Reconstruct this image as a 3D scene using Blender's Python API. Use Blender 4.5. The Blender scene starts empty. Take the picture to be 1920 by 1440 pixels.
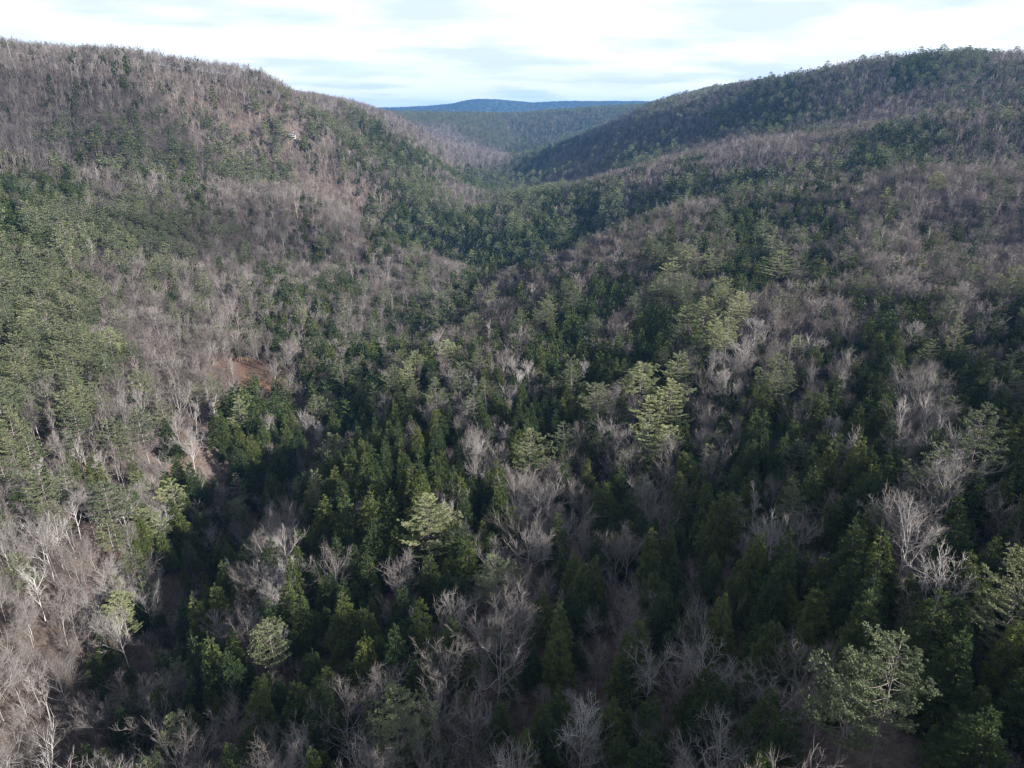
import bpy, math, random
import numpy as np
from mathutils import Vector

# ---------------------------------------------------------------- camera, sky, sun, exposure
S = bpy.context.scene
R = math.radians
cam_d = bpy.data.cameras.new('camera'); cam = bpy.data.objects.new('camera', cam_d)
S.collection.objects.link(cam); S.camera = cam
cam.location = (0, 0, 0); cam.rotation_euler = (R(90 - 20.8), 0, 0)
cam_d.sensor_width = 36; cam_d.lens = 1330.0 / 1920 * 36
cam_d.clip_start = 1; cam_d.clip_end = 60000
S.view_settings.view_transform = 'Standard'; S.view_settings.look = 'None'
S.view_settings.exposure = EXPOSURE = 1.45; S.view_settings.gamma = 1
S.render.resolution_x = 1024; S.render.resolution_y = 768
cy = S.cycles
cy.max_bounces = 3; cy.diffuse_bounces = 2; cy.glossy_bounces = 1; cy.transmission_bounces = 1
cy.volume_bounces = 0; cy.transparent_max_bounces = 8; cy.use_denoising = True; cy.denoiser = 'OPENIMAGEDENOISE'; cy.denoising_input_passes = 'RGB_ALBEDO_NORMAL'; cy.denoising_prefilter = 'ACCURATE'
cy.filter_width = 1.35

SUN_AZ, SUN_EL = 113.0, 21.5        # clockwise from the view direction (+Y), and above the horizon
sun_dir = Vector((math.sin(R(SUN_AZ)) * math.cos(R(SUN_EL)), math.cos(R(SUN_AZ)) * math.cos(R(SUN_EL)), math.sin(R(SUN_EL))))
sl = bpy.data.lights.new('sun', 'SUN'); sl.energy = 5.0; sl.angle = R(1.0); sl.color = (1.0, 0.96, 0.90)
so = bpy.data.objects.new('sun', sl); S.collection.objects.link(so)
so.rotation_euler = (-sun_dir).to_track_quat('-Z', 'Y').to_euler(); so.location = sun_dir * 500

world = bpy.data.worlds.new('World'); S.world = world; world.use_nodes = True
nt = world.node_tree; nt.nodes.clear()
def N(t, typ, **kw):
    n = t.nodes.new(typ)
    for k, v in kw.items(): setattr(n, k, v)
    return n
out = N(nt, 'ShaderNodeOutputWorld'); mix = N(nt, 'ShaderNodeMixShader')
sky = N(nt, 'ShaderNodeTexSky', sky_type='NISHITA', sun_disc=False, sun_elevation=R(SUN_EL), sun_rotation=R(SUN_AZ))
sky.altitude = 300; sky.air_density = 1.0; sky.dust_density = 0.6
b1 = N(nt, 'ShaderNodeBackground'); b1.inputs[1].default_value = 0.07
b2 = N(nt, 'ShaderNodeBackground'); b2.inputs[0].default_value = (0.93, 0.97, 1.0, 1); b2.inputs[1].default_value = 0.47
tc = N(nt, 'ShaderNodeTexCoord'); sep = N(nt, 'ShaderNodeSeparateXYZ')
nt.links.new(tc.outputs['Generated'], sep.inputs[0])
def M(t, op, a, b=None, c=None, clamp=False):
    n = N(t, 'ShaderNodeMath', operation=op, use_clamp=clamp)
    for i, v in enumerate((a, b, c)):
        if v is None: continue
        if isinstance(v, (int, float)): n.inputs[i].default_value = v
        else: t.links.new(v, n.inputs[i])
    return n.outputs[0]
# cloud deck: the view direction is projected on a flat layer so that the clouds shrink towards the horizon
zz = M(nt, 'MAXIMUM', sep.outputs[2], 0.0); zz = M(nt, 'ADD', zz, 0.09)
cx = M(nt, 'DIVIDE', sep.outputs[0], zz); cyy = M(nt, 'DIVIDE', sep.outputs[1], zz)
cmb = N(nt, 'ShaderNodeCombineXYZ'); nt.links.new(cx, cmb.inputs[0]); nt.links.new(cyy, cmb.inputs[1])
mp = N(nt, 'ShaderNodeMapping'); mp.inputs['Location'].default_value = (3.1, 7.3, 0); mp.inputs['Scale'].default_value = (0.55, 0.62, 1)
mp.inputs['Rotation'].default_value = (0, 0, R(-20))
nt.links.new(cmb.outputs[0], mp.inputs[0])
n1 = N(nt, 'ShaderNodeTexNoise'); n1.inputs['Scale'].default_value = 1.0; n1.inputs['Detail'].default_value = 5; n1.inputs['Roughness'].default_value = 0.5
nt.links.new(mp.outputs[0], n1.inputs['Vector'])
# the overcast thins out overhead, where the blue shows
thin = M(nt, 'MULTIPLY', M(nt, 'SUBTRACT', sep.outputs[2], 0.12, clamp=True), 0.45)
dens = M(nt, 'SUBTRACT', n1.outputs[0], thin)
mr = N(nt, 'ShaderNodeMapRange', clamp=True); mr.inputs['From Min'].default_value = 0.30; mr.inputs['From Max'].default_value = 0.52
mr.inputs['To Min'].default_value = 0.45; mr.inputs['To Max'].default_value = 1.0
nt.links.new(dens, mr.inputs[0])
# thicker parts of the deck are a little greyer
n2 = N(nt, 'ShaderNodeTexNoise'); n2.inputs['Scale'].default_value = 1.7; n2.inputs['Detail'].default_value = 4
nt.links.new(mp.outputs[0], n2.inputs['Vector'])
cr = N(nt, 'ShaderNodeValToRGB'); e = cr.color_ramp.elements
e[0].position = 0.38; e[0].color = (0.69, 0.78, 0.88, 1); e[1].position = 0.54; e[1].color = (0.97, 0.985, 1.0, 1)
nt.links.new(n2.outputs[0], cr.inputs[0]); nt.links.new(cr.outputs[0], b2.inputs[0])
nt.links.new(sky.outputs[0], b1.inputs[0]); nt.links.new(mr.outputs[0], mix.inputs[0])
nt.links.new(b1.outputs[0], mix.inputs[1]); nt.links.new(b2.outputs[0], mix.inputs[2]); nt.links.new(mix.outputs[0], out.inputs[0])

# ---------------------------------------------------------------- helpers
def link(o, parent=None):
    S.collection.objects.link(o)
    if parent: o.parent = parent
    return o
def tag(o, label=None, cat=None, group=None, kind=None):
    if label: o['label'] = label
    if cat: o['category'] = cat
    if group: o['group'] = group
    if kind: o['kind'] = kind
    return o
def mesh_from(name, V, T, mats, midx=None, smooth=False):
    """V (n,3) vertices, T (m,3) triangles"""
    me = bpy.data.meshes.new(name); V = np.asarray(V, np.float32); T = np.asarray(T, np.int32)
    me.vertices.add(len(V)); me.vertices.foreach_set('co', V.ravel())
    me.loops.add(T.size); me.loops.foreach_set('vertex_index', T.ravel())
    me.polygons.add(len(T)); me.polygons.foreach_set('loop_start', np.arange(0, T.size, 3, dtype=np.int32))
    me.polygons.foreach_set('loop_total', np.full(len(T), 3, np.int32))
    for m in mats: me.materials.append(m)
    if midx is not None: me.polygons.foreach_set('material_index', np.asarray(midx, np.int32))
    if smooth: me.polygons.foreach_set('use_smooth', np.ones(len(T), bool))
    me.update(calc_edges=True)
    return me

def new_mat(name):
    m = bpy.data.materials.new(name); m.use_nodes = True; t = m.node_tree; t.nodes.clear()
    return m, t, N(t, 'ShaderNodeOutputMaterial')
def leaf_material(name, c_dark, c_mid, c_light, transl=0.25, nscale=0.9):
    """needle foliage: each tree has a tone of its own, and each spray differs a little"""
    m, t, o = new_mat(name)
    geo = N(t, 'ShaderNodeNewGeometry'); oi = N(t, 'ShaderNodeObjectInfo'); tcc = N(t, 'ShaderNodeTexCoord')
    no = N(t, 'ShaderNodeTexNoise'); no.inputs['Scale'].default_value = nscale; no.inputs['Detail'].default_value = 2
    t.links.new(tcc.outputs['Object'], no.inputs['Vector'])
    a = M(t, 'MULTIPLY', oi.outputs['Random'], 0.50)
    b = M(t, 'MULTIPLY', geo.outputs['Random Per Island'], 0.30)
    c = M(t, 'MULTIPLY_ADD', no.outputs[0], 0.9, -0.35)
    v = M(t, 'ADD', M(t, 'ADD', a, b), c, clamp=True)
    r = N(t, 'ShaderNodeValToRGB'); e = r.color_ramp.elements
    e[0].position = 0.0; e[0].color = (*c_dark, 1); e[1].position = 1.0; e[1].color = (*c_light, 1)
    k = e.new(0.5); k.color = (*c_mid, 1)
    t.links.new(v, r.inputs[0])
    d = N(t, 'ShaderNodeBsdfDiffuse'); tr = N(t, 'ShaderNodeBsdfTranslucent'); mx = N(t, 'ShaderNodeMixShader')
    mx.inputs[0].default_value = transl
    t.links.new(r.outputs[0], d.inputs[0]); t.links.new(r.outputs[0], tr.inputs[0])
    t.links.new(d.outputs[0], mx.inputs[1]); t.links.new(tr.outputs[0], mx.inputs[2]); t.links.new(mx.outputs[0], o.inputs[0])
    return m
def bark_material(name, c0, c1, c2=None, nscale=1.5):
    m, t, o = new_mat(name)
    oi = N(t, 'ShaderNodeObjectInfo'); tcc = N(t, 'ShaderNodeTexCoord')
    no = N(t, 'ShaderNodeTexNoise'); no.inputs['Scale'].default_value = nscale; no.inputs['Detail'].default_value = 3
    t.links.new(tcc.outputs['Object'], no.inputs['Vector'])
    v = M(t, 'ADD', M(t, 'MULTIPLY', oi.outputs['Random'], 0.75), M(t, 'MULTIPLY_ADD', no.outputs[0], 0.5, -0.15), clamp=True)
    r = N(t, 'ShaderNodeValToRGB'); e = r.color_ramp.elements
    e[0].color = (*c0, 1); e[1].color = (*c1, 1)
    if c2: k = e.new(0.55); k.color = (*c2, 1)
    t.links.new(v, r.inputs[0]); d = N(t, 'ShaderNodeBsdfDiffuse'); t.links.new(r.outputs[0], d.inputs[0]); t.links.new(d.outputs[0], o.inputs[0])
    return m

MT = {
 'hemlock': leaf_material('hemlock_needles', (0.022, 0.038, 0.022), (0.056, 0.080, 0.030), (0.150, 0.162, 0.046)),
 'pine': leaf_material('pine_needles', (0.075, 0.095, 0.060), (0.140, 0.160, 0.090), (0.225, 0.235, 0.120), 0.3),
 'litpine': leaf_material('sunlit_pine_needles', (0.150, 0.175, 0.095), (0.270, 0.290, 0.150), (0.380, 0.385, 0.200), 0.3),  # pine needles with sunlight put into the colour, for chosen named pines
 'bark': bark_material('conifer_bark', (0.10, 0.085, 0.075), (0.24, 0.215, 0.195)),
 'limb': bark_material('grey_bark', (0.13, 0.118, 0.112), (0.48, 0.455, 0.44), (0.23, 0.21, 0.20)),
 'twig': bark_material('bare_twigs', (0.075, 0.060, 0.054), (0.28, 0.25, 0.23), (0.15, 0.127, 0.116), 0.5),
 'white': bark_material('white_bark', (0.34, 0.325, 0.31), (0.54, 0.52, 0.50)),
 'darkbark': bark_material('hemlock_bark', (0.05, 0.042, 0.036), (0.10, 0.085, 0.075)),
 'whitetwig': bark_material('pale_twigs', (0.24, 0.21, 0.20), (0.36, 0.33, 0.31)),
 'dead': bark_material('dead_wood', (0.34, 0.35, 0.35), (0.50, 0.50, 0.49)),
}

# ---------------------------------------------------------------- the lie of the land
CT = np.array([
  (0.0, 88.0, -116.1), (0.0, 118.0, -115.3), (0.0, 178.0, -121.1), (0.0, 250.0, -126.6), (0.0, 375.0, -137.4), (0.0, 530.0, -145.6),
  (42.7, 62.0, -85.9), (55.8, 88.0, -89.5), (76.3, 130.0, -92.2), (130.5, 240.0, -101.1), (183.1, 350.0, -100.9), (279.6, 480.0, -92.8),
  (344.3, 610.0, -61.5), (469.0, 850.0, -28.2), (693.5, 1300.0, 78.1), (65.2, 72.0, -84.4), (88.7, 108.0, -83.3), (161.6, 215.0, -92.0),
  (329.9, 470.0, -91.2), (459.0, 680.0, -52.9), (592.4, 900.0, -5.3), (804.0, 1250.0, 73.0), (-518.8, 1000.0, 61.8), (-463.0, 870.0, -5.6),
  (-398.4, 730.0, -55.8), (-330.4, 590.0, -89.3), (-276.1, 480.0, -110.9), (-206.8, 345.0, -124.7), (-163.9, 262.0, -132.0), (-132.8, 203.0, -134.1),
  (-113.1, 165.0, -137.2), (-93.8, 128.0, -139.2), (-83.1, 108.0, -139.2), (-633.7, 980.0, 67.6), (-565.5, 850.0, -5.8), (-446.9, 650.0, -64.7),
  (-316.3, 440.0, -102.8), (-220.3, 290.0, -119.2), (-165.1, 205.0, -125.3), (-130.3, 152.0, -127.5), (-108.1, 118.0, -129.4), (-96.2, 100.0, -130.0),
  (-345.7, 1150.0, 33.1), (-333.0, 1330.0, 19.0), (-461.8, 1020.0, 46.6), (-380.2, 1080.0, 36.7), (-361.6, 1000.0, -37.3), (-307.9, 830.0, -90.3),
  (-251.3, 660.0, -122.4), (-199.5, 510.0, -136.6), (-158.9, 395.0, -140.7), (-128.3, 310.0, -139.8), (-107.6, 262.0, -170.4), (-105.2, 188.0, -166.3),
  (-99.6, 144.0, -158.7), (-97.0, 120.0, -152.7), (-114.8, 350.0, -163.0), (-80.6, 178.0, -137.4), (-64.6, 136.0, -130.7), (-51.1, 99.0, -128.8),
  (-326.0, 1500.0, -4.4), (-277.0, 1260.0, -43.4), (-228.8, 1020.0, -93.5), (-196.5, 860.0, -123.7), (-161.0, 690.0, -142.8), (-131.1, 550.0, -150.5),
  (-104.8, 430.0, -148.4), (-60.9, 235.0, -130.6), (-48.8, 180.0, -129.5), (-37.9, 131.0, -126.5), (-29.5, 94.0, -123.0), (-72.1, 345.0, -145.1),
  (-109.2, 450.0, -167.1), (-85.0, 550.0, -169.0), (-53.8, 640.0, -160.4), (-105.4, 700.0, -142.6), (-149.1, 770.0, -130.7), (-51.8, 760.0, -169.3),
  (-142.6, 960.0, -159.5), (-13.4, 900.0, -155.1), (-92.5, 1150.0, -137.7), (31.6, 1080.0, -127.1), (140.6, 1020.0, -100.6), (213.1, 1020.0, -80.8),
  (21.2, 700.0, -155.2), (38.6, 640.0, -135.3), (93.5, 660.0, -117.9), (150.2, 690.0, -102.5), (108.5, 860.0, -145.4), (162.2, 850.0, -115.3),
  (-74.1, 1700.0, -162.0), (3.7, 2600.0, -162.8), (-45.5, 2100.0, -167.1), (150.2, 2100.0, -112.6), (270.6, 2250.0, -51.5), (409.9, 2250.0, 4.8),
  (165.9, 1650.0, -108.4), (289.3, 1700.0, -53.7), (349.6, 1450.0, -47.9), (474.7, 2000.0, 22.3), (533.7, 1750.0, 50.4), (383.8, 1230.0, -42.7),
  (256.1, 800.0, -87.6), (187.3, 570.0, -107.6), (116.3, 340.0, -109.2), (84.1, 235.0, -111.4), (58.9, 155.0, -107.2), (43.1, 105.0, -104.1),
  (33.9, 76.0, -102.1), (609.2, 1500.0, 67.8), (478.7, 1150.0, -25.5), (66.1, 295.0, -121.0), (47.9, 203.0, -120.4), (33.3, 132.0, -112.6),
  (94.8, 440.0, -123.2), (117.7, 560.0, -114.3), (312.6, 720.0, -70.1), (240.7, 540.0, -94.7), (-189.5, 1400.0, -63.6), (-113.3, 1420.0, -132.6),
  (-227.2, 2000.0, -67.4), (-332.7, 2100.0, -24.0), (-105.2, 2450.0, -129.1), (-147.9, 2050.0, -156.7), (-28.5, 2650.0, -158.3), (265.2, 4200.0, 7.4),
  (223.4, 3500.0, -95.7), (85.8, 3000.0, -154.9), (-324.5, 4200.0, -6.3), (-256.8, 3300.0, -69.0), (506.2, 3800.0, 10.4), (-734.2, 1130.0, 64.0),
  (-599.8, 1150.0, 55.4), (-512.9, 1180.0, 40.9), (-453.2, 1280.0, 25.4), (-390.7, 1400.0, 11.2), (-580.6, 990.0, 61.5), (-519.2, 860.0, -11.3),
  (895.4, 1480.0, 71.4), (774.2, 1650.0, 65.6), (685.9, 1900.0, 47.4), (-145.8, 830.0, -181.4), (-96.1, 800.0, -173.3), (-212.2, 960.0, -156.5),
  (-199.7, 800.0, -101.4), (-148.4, 740.0, -118.6), (170.0, 60.0, -70.0), (240.0, 150.0, -60.0), (330.0, 60.0, -50.0), (330.0, 260.0, -52.0),
  (520.0, 120.0, -25.0), (560.0, 380.0, -15.0), (800.0, 300.0, 30.0), (900.0, 650.0, 75.0), (1100.0, 1000.0, 130.0), (150.0, -60.0, -80.0),
  (400.0, -200.0, 20.0), (0.0, -60.0, -112.0), (0.0, -300.0, -95.0), (-130.0, 0.0, -128.0), (-260.0, 60.0, -100.0), (-420.0, 200.0, -55.0),
  (-600.0, 400.0, -10.0), (-300.0, -200.0, -90.0), (-800.0, 600.0, 55.0), (-1150.0, 1500.0, 50.0), (-900.0, 1900.0, 30.0), (-500.0, 1900.0, 25.0),
  (-600.0, 2600.0, 20.0), (1700.0, 1700.0, 120.0), (1200.0, 2300.0, 90.0), (600.0, 2900.0, 40.0), (1500.0, 3200.0, 40.0), (-1200.0, 3200.0, 0.0),
  (0.0, 4600.0, -70.0), (1600.0, 4600.0, -60.0), (-1600.0, 4600.0, -60.0), (-2000.0, 1500.0, 40.0), (-2000.0, 0.0, 40.0), (2000.0, 0.0, 120.0),
  (0.0, -1500.0, -60.0), (2500.0, 3000.0, 0.0), (-2500.0, 3200.0, 0.0), (1500.0, -1200.0, 60.0), (-1500.0, -1200.0, 20.0),
]
, float)
def _solve():
    A = CT[:, :2] / 1000.0; n = len(A)
    d = np.linalg.norm(A[:, None] - A[None], axis=2); dist = np.linalg.norm(A, axis=1)
    K = np.where(d > 0, d * d * np.log(d + 1e-12), 0) + np.diag(0.00008 * (dist + .05))
    Q = np.c_[np.ones(n), A]; MM = np.block([[K, Q], [Q.T, np.zeros((3, 3))]])
    return np.linalg.solve(MM, np.r_[CT[:, 2], 0, 0, 0])
TW = _solve()
def vnoise(x, y, s, seed):
    x = x / s; y = y / s; xi = np.floor(x); yi = np.floor(y); fx = x - xi; fy = y - yi
    fx = fx * fx * (3 - 2 * fx); fy = fy * fy * (3 - 2 * fy)
    def h(a, b):
        t = np.sin(a * 127.1 + b * 311.7 + seed * 74.7) * 43758.5453
        return t - np.floor(t)
    return (h(xi, yi) * (1 - fx) + h(xi + 1, yi) * fx) * (1 - fy) + (h(xi, yi + 1) * (1 - fx) + h(xi + 1, yi + 1) * fx) * fy - .5
def ground(x, y):
    x = np.asarray(x, float); y = np.asarray(y, float); sh = x.shape; X = x.ravel() / 1000; Y = y.ravel() / 1000
    o = np.full(X.shape, TW[-3]) + TW[-2] * X + TW[-1] * Y
    for i in range(len(CT)):
        d2 = (X - CT[i, 0] / 1000) ** 2 + (Y - CT[i, 1] / 1000) ** 2
        o += TW[i] * 0.5 * d2 * np.log(d2 + 1e-18)
    r = np.sqrt(X * X + Y * Y); b = np.clip((r - 3.9) / 1.3, 0, 1); b = b * b * (3 - 2 * b)
    o = o * (1 - b) + (-95) * b
    near = np.clip(r / 0.5, 0.25, 1)
    o += near * (9 * vnoise(X * 1000, Y * 1000, 170, 1) + 5 * vnoise(X * 1000, Y * 1000, 70, 2) + 1.6 * vnoise(X * 1000, Y * 1000, 22, 3))
    return o.reshape(sh)

BANK = (-151.4, 390.4)
def sheet():
    # one ground sheet: fine near the lookout, coarse towards the horizon
    u = np.linspace(-1, 1, 421); xs = np.sign(u) * (700 * np.abs(u) + 13300 * np.abs(u) ** 5)
    v = np.linspace(0, 1, 561); ys = -1500 + 1900 * v ** 1.0 + 17000 * v ** 5 + 900 * v
    GX, GY = np.meshgrid(xs, ys); GZ = ground(GX, GY)
    far = np.hypot(GX, GY); GZ = np.where(far > 5200, -95 + 6 * vnoise(GX, GY, 600, 5), GZ)
    V = np.stack([GX, GY, GZ], -1).reshape(-1, 3); nx = len(xs); ny = len(ys)
    i = (np.arange(ny - 1)[:, None] * nx + np.arange(nx - 1)[None]).ravel()
    T = np.concatenate([np.stack([i, i + 1, i + nx + 1], 1), np.stack([i, i + nx + 1, i + nx], 1)])
    m, t, o = new_mat('leaf_litter')
    tcc = N(t, 'ShaderNodeTexCoord')
    a = N(t, 'ShaderNodeTexNoise'); a.inputs['Scale'].default_value = 0.7; a.inputs['Detail'].default_value = 9; a.inputs['Roughness'].default_value = .7
    b = N(t, 'ShaderNodeTexNoise'); b.inputs['Scale'].default_value = 0.012; b.inputs['Detail'].default_value = 3
    for n in (a, b): t.links.new(tcc.outputs['Object'], n.inputs['Vector'])
    r1 = N(t, 'ShaderNodeValToRGB'); e = r1.color_ramp.elements
    e[0].position = .3; e[0].color = (0.035, 0.026, 0.022, 1); e[1].position = .72; e[1].color = (0.145, 0.118, 0.102, 1)
    k = e.new(.5); k.color = (0.080, 0.060, 0.050, 1)
    t.links.new(M(t, 'ADD', a.outputs[0], M(t, 'MULTIPLY_ADD', b.outputs[0], .5, -.25)), r1.inputs[0])
    # the bank above the ravine is deep in rust coloured leaves
    sx = N(t, 'ShaderNodeSeparateXYZ'); t.links.new(tcc.outputs['Object'], sx.inputs[0])
    dd = M(t, 'SQRT', M(t, 'ADD', M(t, 'POWER', M(t, 'ABSOLUTE', M(t, 'SUBTRACT', sx.outputs[0], BANK[0])), 2.0), M(t, 'POWER', M(t, 'ABSOLUTE', M(t, 'SUBTRACT', sx.outputs[1], BANK[1])), 2.0)))
    w_ = M(t, 'MULTIPLY_ADD', M(t, 'ADD', dd, M(t, 'MULTIPLY', b.outputs[0], 30.0)), -1 / 22.0, 3.0, clamp=True)
    mc = N(t, 'ShaderNodeMixRGB', blend_type='MULTIPLY'); mc.inputs[2].default_value = (1.4, 1.12, .95, 1); t.links.new(w_, mc.inputs[0]); t.links.new(r1.outputs[0], mc.inputs[1])
    d = N(t, 'ShaderNodeBsdfDiffuse'); t.links.new(mc.outputs[0], d.inputs[0])
    bm = N(t, 'ShaderNodeBump'); bm.inputs['Distance'].default_value = .6; t.links.new(a.outputs[0], bm.inputs['Height']); t.links.new(bm.outputs[0], d.inputs['Normal'])
    t.links.new(d.outputs[0], o.inputs[0])
    ob = link(bpy.data.objects.new('ground', mesh_from('ground', V, T, [m], smooth=True))); tag(ob, kind='structure', label='leaf covered forest ground of the valley slopes')
sheet()

# ---------------------------------------------------------------- tree shapes
class MB:
    def __init__(s): s.V = []; s.T = []; s.n = 0
    def add(s, V, T):
        V = np.asarray(V, float).reshape(-1, 3); s.V.append(V); s.T.append(np.asarray(T, int).reshape(-1, 3) + s.n); s.n += len(V)
    def tube(s, pts, rad, k):
        pts = np.asarray(pts, float); n = len(pts); tan = np.gradient(pts, axis=0)
        ref = np.array([1.0, 0.1, 0.0]) if abs(tan[0][2]) > .7 * np.linalg.norm(tan[0]) else np.array([0, 0, 1.0])
        u = np.cross(tan, ref); u /= np.linalg.norm(u, axis=1)[:, None] + 1e-9
        w = np.cross(tan, u); w /= np.linalg.norm(w, axis=1)[:, None] + 1e-9
        a = np.arange(k) * 2 * math.pi / k
        V = pts[:, None] + np.asarray(rad)[:, None, None] * (np.cos(a)[None, :, None] * u[:, None] + np.sin(a)[None, :, None] * w[:, None])
        T = []
        for i in range(n - 1):
            for j in range(k):
                p, q = i * k + j, i * k + (j + 1) % k; T += [(p, q, q + k), (p, q + k, p + k)]
        s.add(V, T)
    def kites(s, P, D, Nn, L, Wd):
        """flat needle sprays: base points P, directions D, normals Nn, lengths L, widths Wd"""
        P = np.asarray(P); D = D / (np.linalg.norm(D, axis=1)[:, None] + 1e-9)
        Sd = np.cross(D, Nn); Sd /= np.linalg.norm(Sd, axis=1)[:, None] + 1e-9; L = np.asarray(L)[:, None]; Wd = np.asarray(Wd)[:, None]
        dn = np.cross(Sd, D)
        V = np.stack([P, P + D * L * .55 + Sd * Wd * .5, P + D * L - np.abs(dn) * [0, 0, 1] * L * .08, P + D * L * .5 - Sd * Wd * .5], 1)
        n = len(P); i = np.arange(n) * 4
        s.add(V, np.stack([np.stack([i, i + 1, i + 2], 1), np.stack([i, i + 2, i + 3], 1)], 1))
    def blades(s, P, D, L, Wd, rng):
        """thin three-sided twigs tapering to a point"""
        P = np.asarray(P); D = D / (np.linalg.norm(D, axis=1)[:, None] + 1e-9); r = rng.normal(size=P.shape)
        a = np.cross(D, r); a /= np.linalg.norm(a, axis=1)[:, None] + 1e-9; b = np.cross(D, a); L = np.asarray(L)[:, None]; Wd = np.asarray(Wd)[:, None]
        V = np.stack([P + a * Wd * .5, P - a * Wd * .25 + b * Wd * .43, P - a * Wd * .25 - b * Wd * .43, P + D * L], 1)
        i = np.arange(len(P)) * 4
        s.add(V, np.stack([np.stack([i, i + 1, i + 3], 1), np.stack([i + 1, i + 2, i + 3], 1), np.stack([i + 2, i, i + 3], 1)], 1))
    def arr(s): return np.concatenate(s.V), np.concatenate(s.T)

def wiggle(rng, H, n, amp):
    p = np.zeros((n, 3)); p[:, 2] = np.linspace(0, H, n); w = np.cumsum(rng.normal(size=(n, 2)) * amp, 0); w -= w[0]; p[:, :2] = w
    return p

def hemlock(seed, H, Rr, lod):
    """conical evergreen, feathery drooping sprays on dense branches; lod 0 near .. 2 far"""
    rng = np.random.default_rng(seed); tr = MB(); cr = MB()
    tr.tube(wiggle(rng, H * .97, 6, .06), np.linspace(.26, .03, 6), 5 if lod == 0 else 3)
    nb = (330, 130, 48)[lod]; ns = (42, 14, 8)[lod]; kl = (.52, 1.1, 2.0)[lod]; kw = (.22, .52, 1.2)[lod]
    ph = rng.uniform(0, 6.28, 3); base = rng.uniform(.06, .16)
    t = base + (1 - base) * (1 - np.sqrt(1 - rng.uniform(0, .995, nb))) ** .92
    P = []; D = []; Nn = []; L = []; W_ = []
    whorl = rng.uniform(0, 6.28)
    for i in range(nb):
        az = whorl + i * 2.39996 + rng.normal() * .2; tt = t[i]
        prof = (1 - tt) ** .84 * (1.0 + .16 * math.sin(2 * az + ph[0]) + .12 * math.sin(3 * az + ph[1] + tt * 5))
        r = Rr * prof * rng.uniform(.72, 1.18) * min(1, .62 + tt * 2.6) + .25
        z0 = H * tt; up = rng.uniform(-.02, .30) * (0.4 + tt); out_ = np.array([math.cos(az), math.sin(az)])
        n = max(3, int(ns * (.3 + r / Rr)))
        f = np.sqrt(rng.uniform(.10, 1, n)); x = f * r
        z = z0 + x * up - .42 * (x ** 2) / max(r, 1) * .45 + rng.normal(size=n) * .12
        side = rng.normal(size=n) * .16 * (1 - f * .6) * r + rng.normal(size=n) * .12
        p = np.stack([out_[0] * x - out_[1] * side, out_[1] * x + out_[0] * side, z], 1)
        sp = rng.normal(size=n) * .75; dv = np.stack([out_[0] * np.cos(sp) - out_[1] * np.sin(sp), out_[1] * np.cos(sp) + out_[0] * np.sin(sp), rng.normal(size=n) * .30 + .42], 1)
        P.append(p); D.append(dv); nn = np.stack([out_[0] * .55 + rng.normal(size=n) * .45, out_[1] * .55 + rng.normal(size=n) * .45, np.full(n, .8)], 1); Nn.append(nn)
        L.append(kl * rng.uniform(.6, 1.25, n)); W_.append(kw * rng.uniform(.6, 1.2, n))
        if lod == 0 and i % 3 == 0:
            tr.tube([(0, 0, z0), (out_[0] * r * .5, out_[1] * r * .5, z0 + r * .5 * up), (out_[0] * r * .85, out_[1] * r * .85, z0 + r * up * .85 - r * .14)], [.05, .03, .01], 3)
    # leader
    n = (26, 10, 5)[lod]; z = H * rng.uniform(.90, 1.01, n); a = rng.uniform(0, 6.28, n)
    P.append(np.stack([np.zeros(n), np.zeros(n), z - .3], 1)); D.append(np.stack([np.cos(a), np.sin(a), rng.uniform(.5, 2.5, n)], 1)); Nn.append(rng.normal(size=(n, 3)))
    L.append(np.full(n, kl * .75)); W_.append(np.full(n, kw * .5))
    cr.kites(np.concatenate(P), np.concatenate(D), np.concatenate(Nn), np.concatenate(L), np.concatenate(W_))
    return tr, cr

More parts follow.
